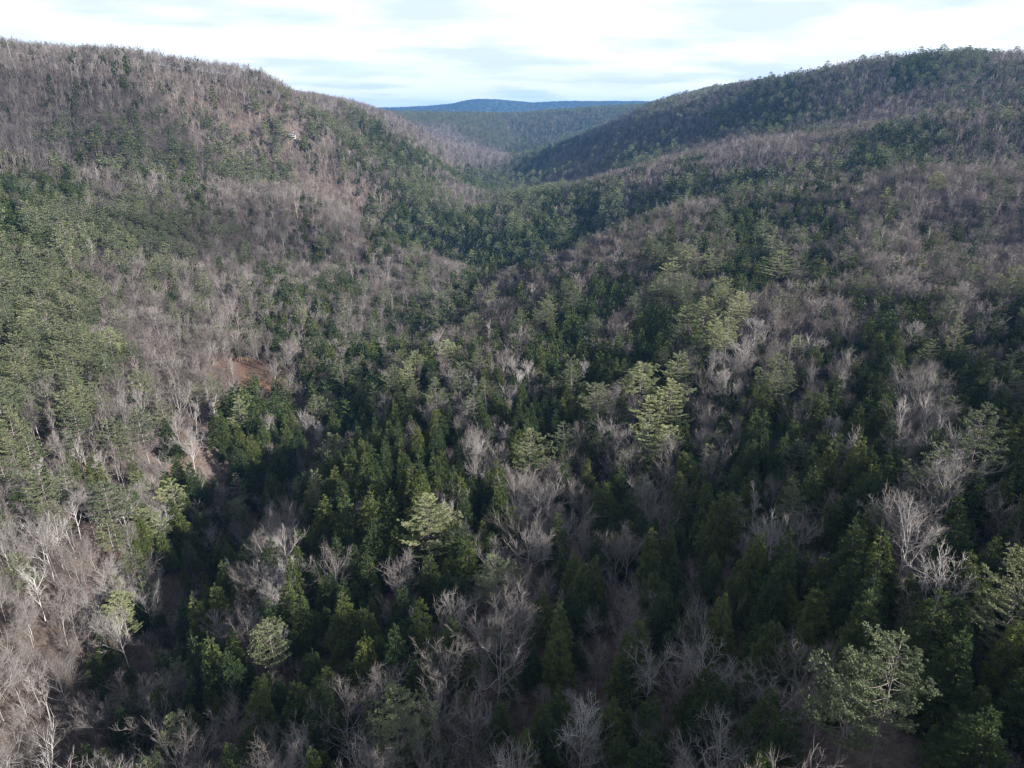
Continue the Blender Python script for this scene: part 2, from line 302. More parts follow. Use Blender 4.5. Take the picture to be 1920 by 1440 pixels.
def pine(seed, H, Rr, lod, base=.42, lean=0.0, full=1.0):
    """white pine: bare lower trunk, separate upswept boughs carrying plates of tufts"""
    rng = np.random.default_rng(seed); tr = MB(); cr = MB()
    tp = wiggle(rng, H * .98, 8, .10); tp[:, 0] += lean * (tp[:, 2] / H) ** 2 * H
    tr.tube(tp, np.linspace(.38, .04, 8), 6 if lod == 0 else 3)
    def at(z): return np.array([np.interp(z, tp[:, 2], tp[:, 0]), np.interp(z, tp[:, 2], tp[:, 1]), z])
    step = (1.45, 1.8, 2.3)[lod]; z = H * base; P = []; D = []; Nn = []; L = []; W_ = []
    kl = (.50, 1.05, 1.9)[lod]; kw = (.24, .56, 1.1)[lod]; per = (8, 3, 2)[lod]; kl, kw, per = (kl * .85, kw * .8, 11) if full > 1 else (kl, kw, per); dens = (1.0, .62, .42)[lod]
    ph = rng.uniform(0, 6.28, 2)
    while z < H * .985:
        t = (z / H - base) / (1 - base)
        prof = (math.sin(math.pi * min(1, (t * .80 + .26))) ** .8) * (1 - .30 * t) if t < .93 else .30
        nl = rng.integers(4, 7) if t < .85 else 4
        a0 = rng.uniform(0, 6.28)
        for k in range(nl):
            az = a0 + k * 6.283 / nl + rng.normal() * .28
            r = Rr * prof * rng.uniform(.50, 1.35) * (1 + .22 * math.sin(az + ph[0]) + .12 * math.sin(2 * az + ph[1] + z * .4)) + .4
            o_ = np.array([math.cos(az), math.sin(az), 0]); sd = np.array([-o_[1], o_[0], 0]); a = at(z + rng.normal() * .15)
            up = rng.uniform(.0, .25) + .75 * max(0, t - .45)
            fr = np.linspace(0, 1, 4); pts = a + o_ * (fr * r)[:, None] + np.array([0, 0, 1]) * (fr * r * up + fr ** 2.5 * r * .16 - fr * (1 - fr) * r * .25 * (1 - t))[:, None]
            if lod < 2: tr.tube(pts, [.09, .07, .045, .012], 3)
            m = max(4, int(15 * full * dens * (r / 3.2)))
            f = rng.uniform(.28, 1.02, m) ** .7; bw = rng.normal(size=m) * .24 * r * (1.05 - f * .55)
            c = np.stack([np.interp(f, fr, pts[:, q]) for q in range(3)], 1) + sd * bw[:, None]; c[:, 2] += rng.normal(size=m) * .07 + .05
            for q in range(per):
                v = o_ * rng.uniform(.2, 1, m)[:, None] + sd * rng.normal(size=m)[:, None] * .8 + np.array([0, 0, 1]) * rng.uniform(-.1, .6, m)[:, None]
                P.append(c + rng.normal(size=(m, 3)) * (.14, .3, .5)[lod] * [1, 1, .3]); D.append(v); Nn.append(rng.normal(size=(m, 3)) * .6 + [0, 0, .8])
                L.append(kl * rng.uniform(.6, 1.2, m)); W_.append(kw * rng.uniform(.7, 1.2, m))
        z += step * rng.uniform(.7, 1.3)
    # dead stubs under the crown
    if lod == 0:
        for k in range(22):
            zz_ = H * rng.uniform(base * .45, base * 1.02); az = rng.uniform(0, 6.28); r = rng.uniform(.8, 3.2); a = at(zz_)
            tr.tube([a, a + [math.cos(az) * r, math.sin(az) * r, -.12 * r]], [.05, .012], 3)
    cr.kites(np.concatenate(P), np.concatenate(D), np.concatenate(Nn), np.concatenate(L), np.concatenate(W_))
    return tr, cr

def bare(seed, H, Rr, lod, t0=.38, asc=1.0, nl=None, fine=1.0):
    """leafless hardwood: trunk, ascending forked limbs, a haze of twigs"""
    rng = np.random.default_rng(seed); tr = MB(); cr = MB()
    kt = (5, 3, 3)[lod]; tp = wiggle(rng, H * .80, 6, H * .008); r0 = H * .0125
    tr.tube(tp, np.linspace(r0, r0 * .30, 6), kt)
    tw = ([], [], [], []); w0 = (.028, .07, .15)[lod]; w0 *= fine
    def path(p, d, L, n, upb):
        pts = [p]; d = d / np.linalg.norm(d)
        for i in range(n):
            d = d + rng.normal(size=3) * .16 + np.array([0, 0, upb / n]); d = d / np.linalg.norm(d); p = p + d * L / n; pts.append(p)
        return np.array(pts), d
    def twigs(pts, d, L, n):
        f = rng.uniform(.15, 1, n); i = np.minimum((f * (len(pts) - 1)).astype(int), len(pts) - 2); g = f * (len(pts) - 1) - i
        p = pts[i] * (1 - g)[:, None] + pts[i + 1] * g[:, None]
        v = d + rng.normal(size=(n, 3)) * .55 + [0, 0, .18]
        tw[0].append(p); tw[1].append(v); tw[2].append(L * rng.uniform(.5, 1.1, n)); tw[3].append(w0 * rng.uniform(.7, 1.3, n))
    n0 = nl or rng.integers(8, 12); n0 = max(5, int(n0 * (1, .9, .7)[lod]))
    n1, n2, n3 = ((8, 6, 4), (6, 4, 4), (5, 0, 7))[lod]
    for i in range(n0 + 1):
        f = t0 + (1 - t0) * (i / n0) ** .9 if i < n0 else 1.0
        z = f * H * .80; p = np.array([np.interp(z, tp[:, 2], tp[:, 0]), np.interp(z, tp[:, 2], tp[:, 1]), z]); az = i * 2.4 + rng.normal() * .4
        h = 1.0 * asc + rng.uniform(-.15, .35); L = min(Rr * (1.5 if f < .9 else 1.1), (H - z) * 1.35) * rng.uniform(.85, 1.2)
        if i == n0: h = 3.0; L = H * .20
        pts, d = path(p, np.array([math.cos(az), math.sin(az), h]), L, 4, .35)
        rr = r0 * (.52 - .3 * (f - t0)); tr.tube(pts, np.linspace(rr, rr * .25, 5), (4, 3, 3)[lod])
        for j in range(n1):
            g = .22 + .78 * (j + rng.uniform(0, .6)) / n1; g = min(g, 1); k = min(int(g * 4), 3); q = pts[k] + (pts[k + 1] - pts[k]) * (g * 4 - k)
            dd = pts[k + 1] - pts[k]; dd = dd / np.linalg.norm(dd) + rng.normal(size=3) * .62; dd[2] += .15
            L1 = L * (.52 - .18 * g) * rng.uniform(.7, 1.2); p1, d1 = path(q, dd, L1, 3, .35); r1 = rr * .42 * (1 - .4 * g)
            (tr if lod < 2 else cr).tube(p1, np.linspace(r1, max(.012, r1 * .25), 4), 3)
            if lod == 2: twigs(p1, d1, L1 * .7, n3); continue
            for m in range(n2):
                g2 = .25 + .75 * (m + rng.uniform(0, .6)) / n2; g2 = min(g2, 1); k2 = min(int(g2 * 3), 2); q2 = p1[k2] + (p1[k2 + 1] - p1[k2]) * (g2 * 3 - k2)
                d2 = d1 + rng.normal(size=3) * .6; L2 = L1 * .55 * rng.uniform(.6, 1.2); p2, d2 = path(q2, d2, L2, 2, .25)
                (tr if lod == 0 else cr).tube(p2, np.array([.026, .018, .009]) * (1, 1.9)[lod], 3); twigs(p2, d2, L2 * .8, n3)
    cr.blades(np.concatenate(tw[0]), np.concatenate(tw[1]), np.concatenate(tw[2]), np.concatenate(tw[3]), rng)
    return tr, cr

def snag(seed, H):
    rng = np.random.default_rng(seed); tr = MB(); br = MB()
    tp = wiggle(rng, H, 7, .12); tr.tube(tp, np.linspace(.24, .03, 7), 6)
    for k in range(46):
        z = H * rng.uniform(.25, .98); az = rng.uniform(0, 6.28); r = rng.uniform(.5, 2.4) * (1.15 - z / H); p = np.array([np.interp(z, tp[:, 2], tp[:, 0]), np.interp(z, tp[:, 2], tp[:, 1]), z])
        o_ = np.array([math.cos(az), math.sin(az), rng.uniform(-.2, .15)]); q = p + o_ * r
        br.tube([p, p + o_ * r * .5, q + [0, 0, -.1 * r]], [.05, .035, .012], 3)
        for m in range(3): br.tube([q - o_ * r * rng.uniform(.1, .6), q + rng.normal(size=3) * .5], [.02, .008], 3)
    return tr, br

# variants: (shape, H, crown radius)
PROTO = {}
def proto(kind, i, f, mt, mc):
    tr, cr = f; vt, tt = tr.arr(); vc, tcn = cr.arr()
    PROTO[(kind, i)] = (mesh_from(kind + '_trunk', vt, tt, [MT[mt]]), mesh_from(kind + '_crown', vc, tcn, [MT[mc]]), (vt, tt, mt, vc, tcn, mc))
HEM = [(17, 4.3), (19, 4.8), (15, 3.9), (20, 4.5), (13, 3.6), (18, 5.2), (16, 4.9), (21, 4.2)]
PIN = [(27, 5.6, .42), (25, 5.0, .40), (29, 6.2, .50), (24, 5.4, .34), (22, 4.6, .45)]
BAR = [(18, 6.0, .34, .9), (17, 5.0, .42, 1.4), (16, 6.2, .30, .7), (19, 4.8, .48, 1.5), (15, 5.2, .36, 1.0)]
THN = [(20, 2.3, .58, 2.0), (18, 2.0, .55, 2.2)]
for i, (h, r) in enumerate(HEM): proto('hemlock_tree', i, hemlock(10 + i, h, r, 0), 'darkbark', 'hemlock')
for i, (h, r, b) in enumerate(PIN): proto('pine_tree', i, pine(30 + i, h, r, 0, b), 'bark', 'pine')
proto('pine_tree', 5, pine(36, 23, 6.0, 0, .36, .16), 'bark', 'pine')
proto('pine_tree', 6, pine(37, 30, 7.2, 0, .22), 'bark', 'pine')
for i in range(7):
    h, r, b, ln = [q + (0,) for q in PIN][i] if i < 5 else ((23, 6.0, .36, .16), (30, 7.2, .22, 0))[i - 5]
    proto('pine_tree', 10 + i, pine(90 + i, h, r, 0, b, ln, 1.35), 'bark', 'litpine')  # fuller copies in the brightened needle colour, for pines meant to look sunlit
for i, (h, r, b, a) in enumerate(BAR): proto('bare_tree', i, bare(50 + i, h, r, 0, b, a), 'limb', 'twig')
for i, (h, r, b, a) in enumerate(THN): proto('bare_tree', 5 + i, bare(60 + i, h, r, 0, b, a, 7), 'limb', 'twig')
for i, (h, r, b, a) in enumerate([(17, 4.6, .30, 1.2), (18, 3.8, .40, 1.6)]): proto('white_tree', i, bare(70 + i, h, r, 0, b, a), 'white', 'whitetwig')
proto('dead_tree', 0, snag(80, 16), 'dead', 'dead')

# far variants live only inside the woodland objects
def lod_object(kind, lod, i, f, mt, mc):
    tr, cr = f; vt, tt = tr.arr(); vc, tcn = cr.arr()
    me = mesh_from('%s_form' % kind, np.concatenate([vt, vc]), np.concatenate([tt, tcn + len(vt)]), [MT[mt], MT[mc]], [0] * len(tt) + [1] * len(tcn))
    return bpy.data.objects.new('%s_form_%02d' % (kind, lod * 10 + i), me)
FORMS = {}
for kind in ('hemlock', 'pine', 'bare'):
    c = bpy.data.collections.new(kind + '_forms'); FORMS[kind] = c
    for lod in (0, 1, 2):
        for i in range(4):
            if kind == 'hemlock': h, r = HEM[i]; f = hemlock(110 + lod * 20 + i, h, r, lod); mt, mc = 'darkbark', 'hemlock'
            elif kind == 'pine': h, r, b = PIN[i]; f = pine(170 + lod * 20 + i, h, r, lod, b); mt, mc = 'bark', 'pine'
            else: h, r, b, a = (BAR + THN)[(0, 1, 3, 5)[i]]; f = bare(240 + lod * 20 + i, h, r, lod, b, a, 7 if i == 3 else None); mt, mc = 'limb', 'twig'
            c.objects.link(lod_object(kind, lod, i, f, mt, mc))

# ---------------------------------------------------------------- planting plan
# surveyed stands (x, y, kind of stand) on the ground
STANDS = [
  (-593, 939, 'b'), (-551, 955, 'b'), (-507, 973, 'b'), (-472, 1012, 'b'), (-441, 1071, 'b'), (-387, 1080, 'b'), (573, 1384, 'n'), (635, 1360, 'n'),
  (665, 1274, 'h'), (705, 1223, 'q'), (741, 1174, 'n'), (-557, 865, 'b'), (-517, 878, 'n'), (-468, 880, 'b'), (-440, 924, 'b'), (-413, 984, 'b'),
  (-375, 1031, 'b'), (-330, 1072, 'b'), (-324, 1287, 'b'), (-383, 1956, 'b'), (-491, 3489, 'w'), (-311, 3688, 'w'), (-107, 3815, 'w'), (108, 3835, 'w'),
  (316, 3745, 'w'), (500, 3554, 'w'), (414, 2112, 'n'), (414, 1643, 'n'), (448, 1454, 'x'), (475, 1306, 'x'), (512, 1219, 'n'), (546, 1148, 'b'),
  (571, 1073, 'b'), (582, 990, 'n'), (598, 928, 'n'), (-472, 718, 'b'), (-444, 741, 'n'), (-416, 767, 'q'), (-393, 809, 'q'), (-376, 878, 'q'),
  (-357, 963, 'q'), (-317, 1010, 'q'), (-270, 1049, 'q'), (313, 1219, 'b'), (318, 1012, 'b'), (346, 933, 'b'), (369, 861, 'n'), (398, 819, 'x'),
  (424, 781, 'x'), (451, 751, 'n'), (478, 727, 'n'), (-411, 613, 'h'), (-388, 633, 'h'), (-363, 656, 'n'), (-338, 683, 'q'), (-313, 717, 'x'),
  (-285, 751, 'b'), (-245, 766, 'b'), (-257, 982, 'b'), (222, 846, 'x'), (252, 785, 'x'), (254, 672, 'x'), (279, 639, 'x'), (300, 606, 'n'),
  (323, 584, 'n'), (349, 569, 'b'), (374, 558, 'n'), (-347, 506, 'h'), (-328, 525, 'p'), (-311, 550, 'p'), (-294, 581, 'p'), (-279, 625, 'q'),
  (-258, 667, 'n'), (-226, 690, 'n'), (-190, 708, 'x'), (157, 588, 'x'), (191, 583, 'h'), (219, 565, 'x'), (239, 535, 'x'), (261, 516, 'n'),
  (287, 508, 'n'), (313, 501, 'x'), (335, 490, 'b'), (-303, 433, 'p'), (-286, 448, 'p'), (-268, 464, 'n'), (-252, 487, 'q'), (-234, 514, 'n'),
  (-216, 546, 'n'), (-193, 579, 'x'), (-172, 630, 'n'), (130, 475, 'x'), (152, 455, 'h'), (174, 442, 'x'), (196, 430, 'x'), (215, 415, 'n'),
  (230, 398, 'n'), (246, 385, 'n'), (257, 368, 'b'), (-257, 360, 'p'), (-246, 377, 'p'), (-231, 392, 'q'), (-217, 411, 'b'), (-202, 433, 'n'),
  (-186, 460, 'n'), (-166, 486, 'x'), (-142, 509, 'x'), (-115, 530, 'n'), (-85, 551, 'x'), (-50, 539, 'x'), (-15, 497, 'n'), (14, 452, 'x'),
  (39, 426, 'h'), (63, 406, 'x'), (84, 387, 'h'), (103, 368, 'x'), (119, 349, 'b'), (137, 339, 'b'), (151, 324, 'n'), (167, 315, 'x'),
  (180, 304, 'x'), (190, 292, 'n'), (200, 280, 'x'), (-226, 309, 'p'), (-212, 318, 'p'), (-200, 331, 'q'), (-185, 343, 'b'), (-172, 361, 'b'),
  (-156, 378, 'o'), (-137, 392, 'o'), (-113, 395, 'x'), (-86, 389, 'h'), (-59, 375, 'x'), (-34, 360, 'x'), (-11, 351, 'x'), (10, 341, 'x'),
  (31, 334, 'h'), (51, 324, 'x'), (69, 313, 'h'), (85, 300, 'x'), (100, 288, 'n'), (113, 275, 'n'), (126, 265, 'x'), (138, 256, 'h'),
  (150, 248, 'x'), (160, 240, 'h'), (170, 233, 'x'), (-197, 264, 'p'), (-185, 271, 'p'), (-173, 280, 't'), (-160, 289, 't'), (-146, 299, 't'),
  (-129, 307, 'h'), (-126, 352, 'h'), (-104, 355, 'x'), (-73, 321, 'h'), (-50, 308, 'h'), (-28, 290, 'x'), (-9, 279, 'x'), (8, 275, 'h'),
  (26, 272, 'h'), (43, 267, 'n'), (59, 261, 'h'), (73, 250, 'n'), (85, 238, 'h'), (97, 231, 'h'), (109, 224, 'x'), (120, 217, 'h'),
  (130, 210, 'n'), (139, 203, 'x'), (146, 195, 'x'), (-180, 235, 'p'), (-170, 243, 't'), (-160, 253, 't'), (-150, 265, 'n'), (-138, 277, 'n'),
  (-124, 286, 'h'), (-107, 293, 'x'), (-88, 293, 'x'), (-64, 275, 'h'), (-38, 230, 'h'), (-22, 228, 'x'), (-7, 229, 'x'), (7, 230, 'h'),
  (22, 229, 'x'), (37, 226, 'n'), (51, 221, 'x'), (64, 213, 'x'), (75, 205, 'h'), (84, 195, 'h'), (93, 186, 'h'), (100, 177, 'h'),
  (107, 169, 'n'), (112, 161, 'x'), (118, 154, 'h'), (-162, 206, 't'), (-152, 213, 't'), (-146, 225, 'b'), (-140, 241, 'q'), (-131, 257, 'h'),
  (-119, 269, 'x'), (-102, 274, 'h'), (-68, 223, 'h'), (-49, 206, 'h'), (-34, 201, 'h'), (-20, 198, 'h'), (-6, 197, 'h'), (6, 196, 'b'),
  (20, 195, 'n'), (33, 193, 'h'), (45, 189, 'b'), (55, 181, 'h'), (64, 172, 'h'), (72, 162, 'x'), (78, 153, 'x'), (84, 145, 'h'),
  (89, 138, 'b'), (95, 132, 'b'), (101, 128, 'h'), (-143, 178, 'b'), (-137, 186, 'q'), (-130, 197, 'q'), (-125, 210, 'x'), (-118, 226, 'h'),
  (-107, 237, 'h'), (-83, 217, 'n'), (-58, 186, 'h'), (-44, 182, 'h'), (-31, 177, 'h'), (-18, 173, 'h'), (-5, 171, 'h'), (5, 169, 'n'),
  (17, 167, 'n'), (28, 164, 'h'), (38, 159, 'h'), (48, 152, 'h'), (55, 145, 'n'), (62, 137, 'x'), (68, 130, 'h'), (73, 123, 'h'),
  (78, 118, 'n'), (84, 114, 'n'), (89, 111, 'x'), (-132, 160, 't'), (-125, 166, 'b'), (-123, 180, 'n'), (-119, 195, 'n'), (-110, 205, 'h'),
  (-96, 206, 'h'), (-65, 166, 'n'), (-52, 161, 'h'), (-39, 158, 'h'), (-27, 155, 'x'), (-16, 152, 'h'), (-5, 149, 'n'), (5, 147, 'n'),
  (15, 144, 'h'), (25, 142, 'n'), (34, 138, 'h'), (43, 133, 'n'), (50, 127, 'h'), (56, 120, 'h'), (61, 114, 'h'), (66, 108, 'h'),
  (70, 104, 'n'), (75, 100, 'n'), (81, 98, 'h'), (-125, 148, 'b'), (-119, 154, 'b'), (-111, 160, 'n'), (-104, 167, 'h'), (-93, 169, 'h'),
  (-74, 155, 'x'), (-58, 145, 'h'), (-47, 142, 'h'), (-36, 140, 'h'), (-25, 137, 'h'), (-14, 134, 'x'), (-4, 130, 'n'), (4, 128, 'n'),
  (13, 126, 'x'), (23, 125, 'n'), (31, 122, 'h'), (39, 118, 'h'), (45, 113, 'h'), (51, 107, 'h'), (55, 100, 'h'), (59, 95, 'n'),
  (64, 92, 'h'), (69, 89, 'h'), (74, 87, 'h'), (-118, 136, 'b'), (-115, 145, 'n'), (-109, 151, 'h'), (-100, 156, 'x'), (-85, 151, 'h'),
  (-65, 132, 'h'), (-54, 129, 'x'), (-43, 128, 'h'), (-33, 125, 'h'), (-23, 122, 'h'), (-13, 118, 'n'), (-4, 115, 'n'), (4, 113, 'n'),
  (12, 112, 'n'), (21, 111, 'n'), (28, 108, 'n'), (35, 105, 'n'), (41, 100, 'x'), (46, 95, 'n'), (50, 89, 'h'), (54, 85, 'x'),
  (59, 82, 'h'), (64, 80, 'h'), (69, 79, 'h'), (-108, 121, 'b'), (-106, 130, 'b'), (-104, 142, 'h'), (-84, 128, 'x'), (-72, 123, 'h'),
  (-60, 119, 'h'), (-50, 117, 'h'), (-40, 114, 'h'), (-30, 112, 'n'), (-21, 109, 'h'), (-12, 106, 'n'), (-4, 104, 'n'), (4, 103, 'n'),
  (11, 101, 'n'), (19, 100, 'x'), (26, 97, 'n'), (33, 94, 'x'), (38, 90, 'n'), (43, 85, 'n'), (47, 80, 'n'), (50, 77, 'x'),
  (54, 74, 'n'), (59, 72, 'h'), (64, 71, 'h'), (-103, 112, 'b'), (-101, 120, 'n'), (-93, 122, 'n'), (-78, 116, 'x'), (-66, 110, 'n'),
  (-55, 107, 'h'), (-46, 105, 'n'), (-36, 102, 'h'), (-28, 100, 'n'), (-19, 98, 'n'), (-11, 96, 'n'), (-3, 94, 'n'), (3, 93, 'n'),
  (11, 91, 'n'), (18, 90, 'n'), (24, 88, 'n'), (30, 85, 'n'), (35, 81, 'n'), (39, 77, 'n'), (43, 72, 'n'), (46, 68, 'n'),
  (49, 65, 'n'), (54, 64, 'h'), (58, 63, 'h'), (-264, 1096, 'q'), (-272, 1279, 'q'), (-243, 1321, 'x'), (-216, 1388, 'n'), (-243, 1907, 'b'),
  (-301, 3032, 'b'), (-226, 3195, 'n'), (-140, 3299, 'w'), (-48, 3452, 'w'), (49, 3509, 'x'), (149, 3506, 'x'), (247, 3491, 'x'), (327, 3295, 'w'),
  (265, 2077, 'n'), (282, 1809, 'n'), (300, 1632, 'n'), (324, 1526, 'n'), (-255, 1050, 'q'), (-232, 1080, 'x'), (-215, 1155, 'x'), (-202, 1288, 'h'),
  (-173, 1345, 'x'), (-181, 1813, 'b'), (-162, 2265, 'b'), (-100, 2343, 'b'), (-40, 2806, 'b'), (41, 2902, 'h'), (96, 2234, 'x'), (148, 2070, 'n'),
  (186, 1857, 'n'), (208, 1618, 'n'), (237, 1510, 'q'), (265, 1425, 'q'), (280, 1306, 'n'), (-249, 1013, 'n'), (-223, 1031, 'n'), (-199, 1061, 'n'),
  (-177, 1114, 'n'), (-157, 1212, 'x'), (-131, 1297, 'n'), (-114, 1577, 'h'), (-78, 1816, 'x'), (-29, 2057, 'x'), (27, 1886, 'x'), (75, 1738, 'q'),
  (113, 1561, 'b'), (149, 1478, 'b'), (150, 1156, 'b'), (167, 1053, 'n'), (188, 1003, 'b'), (210, 968, 'x'), (-244, 985, 'b'), (-219, 1001, 'n'),
  (-193, 1019, 'x'), (-167, 1041, 'x'), (-141, 1072, 'p'), (-114, 1120, 'q'), (-86, 1181, 'b'), (-54, 1238, 'n'), (-19, 1307, 'n'), (18, 1277, 'p'),
  (46, 1071, 'y'), (75, 1031, 'x'), (102, 998, 'h'), (127, 969, 'q'), (152, 945, 'n'), (173, 913, 'x'), (191, 873, 'x'), (-184, 734, 'b'),
  (-165, 745, 'b'), (-189, 987, 'n'), (-162, 998, 'h'), (-134, 1008, 'h'), (-104, 1011, 'h'), (-74, 1006, 'x'), (-44, 996, 'h'), (-14, 984, 'y'),
  (14, 963, 'y'), (41, 944, 'h'), (68, 932, 'y'), (95, 920, 'h'), (120, 904, 'p'), (141, 869, 'h'), (130, 677, 'n'), (144, 652, 'n'),
  (-179, 706, 'x'), (-159, 712, 'b'), (-139, 717, 'h'), (-120, 736, 'h'), (-126, 943, 'h'), (-97, 937, 'x'), (-69, 925, 'h'), (-40, 904, 'h'),
  (-13, 882, 'h'), (13, 871, 'h'), (38, 867, 'h'), (63, 856, 'h'), (88, 843, 'x'), (85, 632, 'b'), (100, 610, 'b'), (115, 594, 'n'),
  (130, 584, 'h'), (-174, 678, 'b'), (-155, 685, 'b'), (-134, 686, 'b'), (-114, 688, 'b'), (-94, 695, 'x'), (-77, 732, 'b'), (-64, 851, 'x'),
  (-37, 830, 'h'), (-12, 818, 'h'), (12, 804, 'h'), (34, 772, 'x'), (45, 607, 'b'), (61, 583, 'n'), (76, 566, 'n'), (91, 548, 'n'),
  (105, 535, 'x'), (118, 525, 'q'), (-158, 610, 'x'), (-143, 627, 'h'), (-126, 637, 'b'), (-108, 644, 'b'), (-89, 652, 'q'), (-70, 657, 'q'),
  (-50, 662, 'x'), (-30, 658, 'h'), (-9, 611, 'n'), (8, 583, 'x'), (25, 559, 'n'), (40, 535, 'h'), (55, 521, 'n'), (69, 508, 'h'),
  (83, 497, 'h'), (96, 486, 'n'), (108, 474, 'p'), (5, -100, 'x'),
]
ss = np.array([(a, b) for a, b, _ in STANDS], float); sc_ = np.array([c for _, _, c in STANDS])
def lp(x, y): r = np.hypot(x, y) + 1; return np.arctan2(x, y), np.log(r)
SA, SR = lp(ss[:, 0], ss[:, 1])
# shares of hemlock, pine, bare, thin bare; the rest stays open
MIX = {'b': (.02, .005, .93, .02), 'n': (.19, .02, .73, .04), 'x': (.47, .03, .44, .02), 'h': (.84, .02, .10, 0), 'p': (.08, .58, .24, .04),
       'w': (.07, .22, .68, .02), 'q': (.09, .17, .66, .04), 'y': (.36, .13, .49, .02), 'o': (.05, .01, .50, .08), 't': (.04, .08, .30, .48), 's': (.2, .1, .65, .05), 'e': (0, 0, .05, 0)}
rng = np.random.default_rng(5)
def hexgrid(sp, r0, r1, half, spread=.42):
    n = int(r1 / sp) + 2; gx, gy = np.meshgrid(np.arange(-n, n + 1) * sp, np.arange(-int(320 / sp), int(n * 1.15) + 2) * sp * .87)
    gx = gx + (np.arange(gx.shape[0]) % 2)[:, None] * sp / 2
    gx = gx + rng.uniform(-spread, spread, gx.shape) * sp; gy = gy + rng.uniform(-spread, spread, gy.shape) * sp
    r = np.hypot(gx, gy); az = np.degrees(np.arctan2(gx, gy)); lo, hi = half
    ok = (r >= r0) & (r < r1) & (az > lo) & (az < hi); return gx[ok], gy[ok]
a = hexgrid(5.7, 25, 330, (-62, 80)); b = hexgrid(5.8, 330, 1500, (-47, 52)); c = hexgrid(7.5, 1500, 4300, (-46, 46))
X = np.concatenate([a[0], b[0], c[0]]); Y = np.concatenate([a[1], b[1], c[1]])
Z = ground(X, Y); RR = np.hypot(X, Y); AZ = np.arctan2(X, Y)
# leave out what the hills hide from anywhere near the lookout
nb_ = 260; ab = np.clip(((AZ + 1.5) / 3.0 * nb_).astype(int), 0, nb_ - 1); el = (Z + 24) / RR; elg = (Z + 4) / RR
order = np.argsort(RR); keep = np.ones(len(X), bool); mxx = np.full(nb_, -9.0)
for k in order:
    i = ab[k]
    if RR[k] > 330 and el[k] < mxx[i] - .018: keep[k] = False
    if elg[k] > mxx[i]: mxx[i] = elg[k]
X, Y, Z, RR, AZ = (v[keep] for v in (X, Y, Z, RR, AZ))
# kind of every tree from the nearest surveyed stand
ja = AZ + rng.normal(size=len(X)) * .006; jr = np.log(RR + 1) + rng.normal(size=len(X)) * .025
st = np.empty(len(X), int)
for k in range(0, len(X), 4000):
    d = ((ja[k:k + 4000, None] - SA) * 1.0) ** 2 + ((jr[k:k + 4000, None] - SR) * .45) ** 2; st[k:k + 4000] = d.argmin(1)
code = sc_[st]; u = rng.uniform(size=len(X)) + .26 * vnoise(X, Y, 26, 9) + .14 * vnoise(X, Y, 75, 12); u = np.clip(u, 0, .999)
KIND = np.full(len(X), -1)
for ch, sh in MIX.items():
    cs = np.cumsum(sh); w = code == ch
    KIND[w & (u < cs[0])] = 0; KIND[w & (u >= cs[0]) & (u < cs[1])] = 1; KIND[w & (u >= cs[1]) & (u < cs[2])] = 2; KIND[w & (u >= cs[2]) & (u < cs[3])] = 3
SCL = rng.uniform(.58, 1.20, len(X)) * (1 + .15 * vnoise(X, Y, 40, 31)); KIND[(KIND == 1) & (code == 'b') & (RR > 700)] = 2; SCL[KIND == 1] = rng.uniform(.72, 1.02, (KIND == 1).sum()); KIND[(KIND == 1) & (RR < 150) & (X > 15)] = 0; SCL[KIND == 2] *= .85; SCL[(KIND == 2) & np.isin(code, ['h', 'x'])] *= .88; SCL[KIND == 0] *= .98
ROT = rng.uniform(0, 6.283, len(X))
KIND[(KIND == 2) & (RR < 380) & ((X > -60) | (RR > 300)) & (rng.uniform(size=len(X)) < .30)] = -1
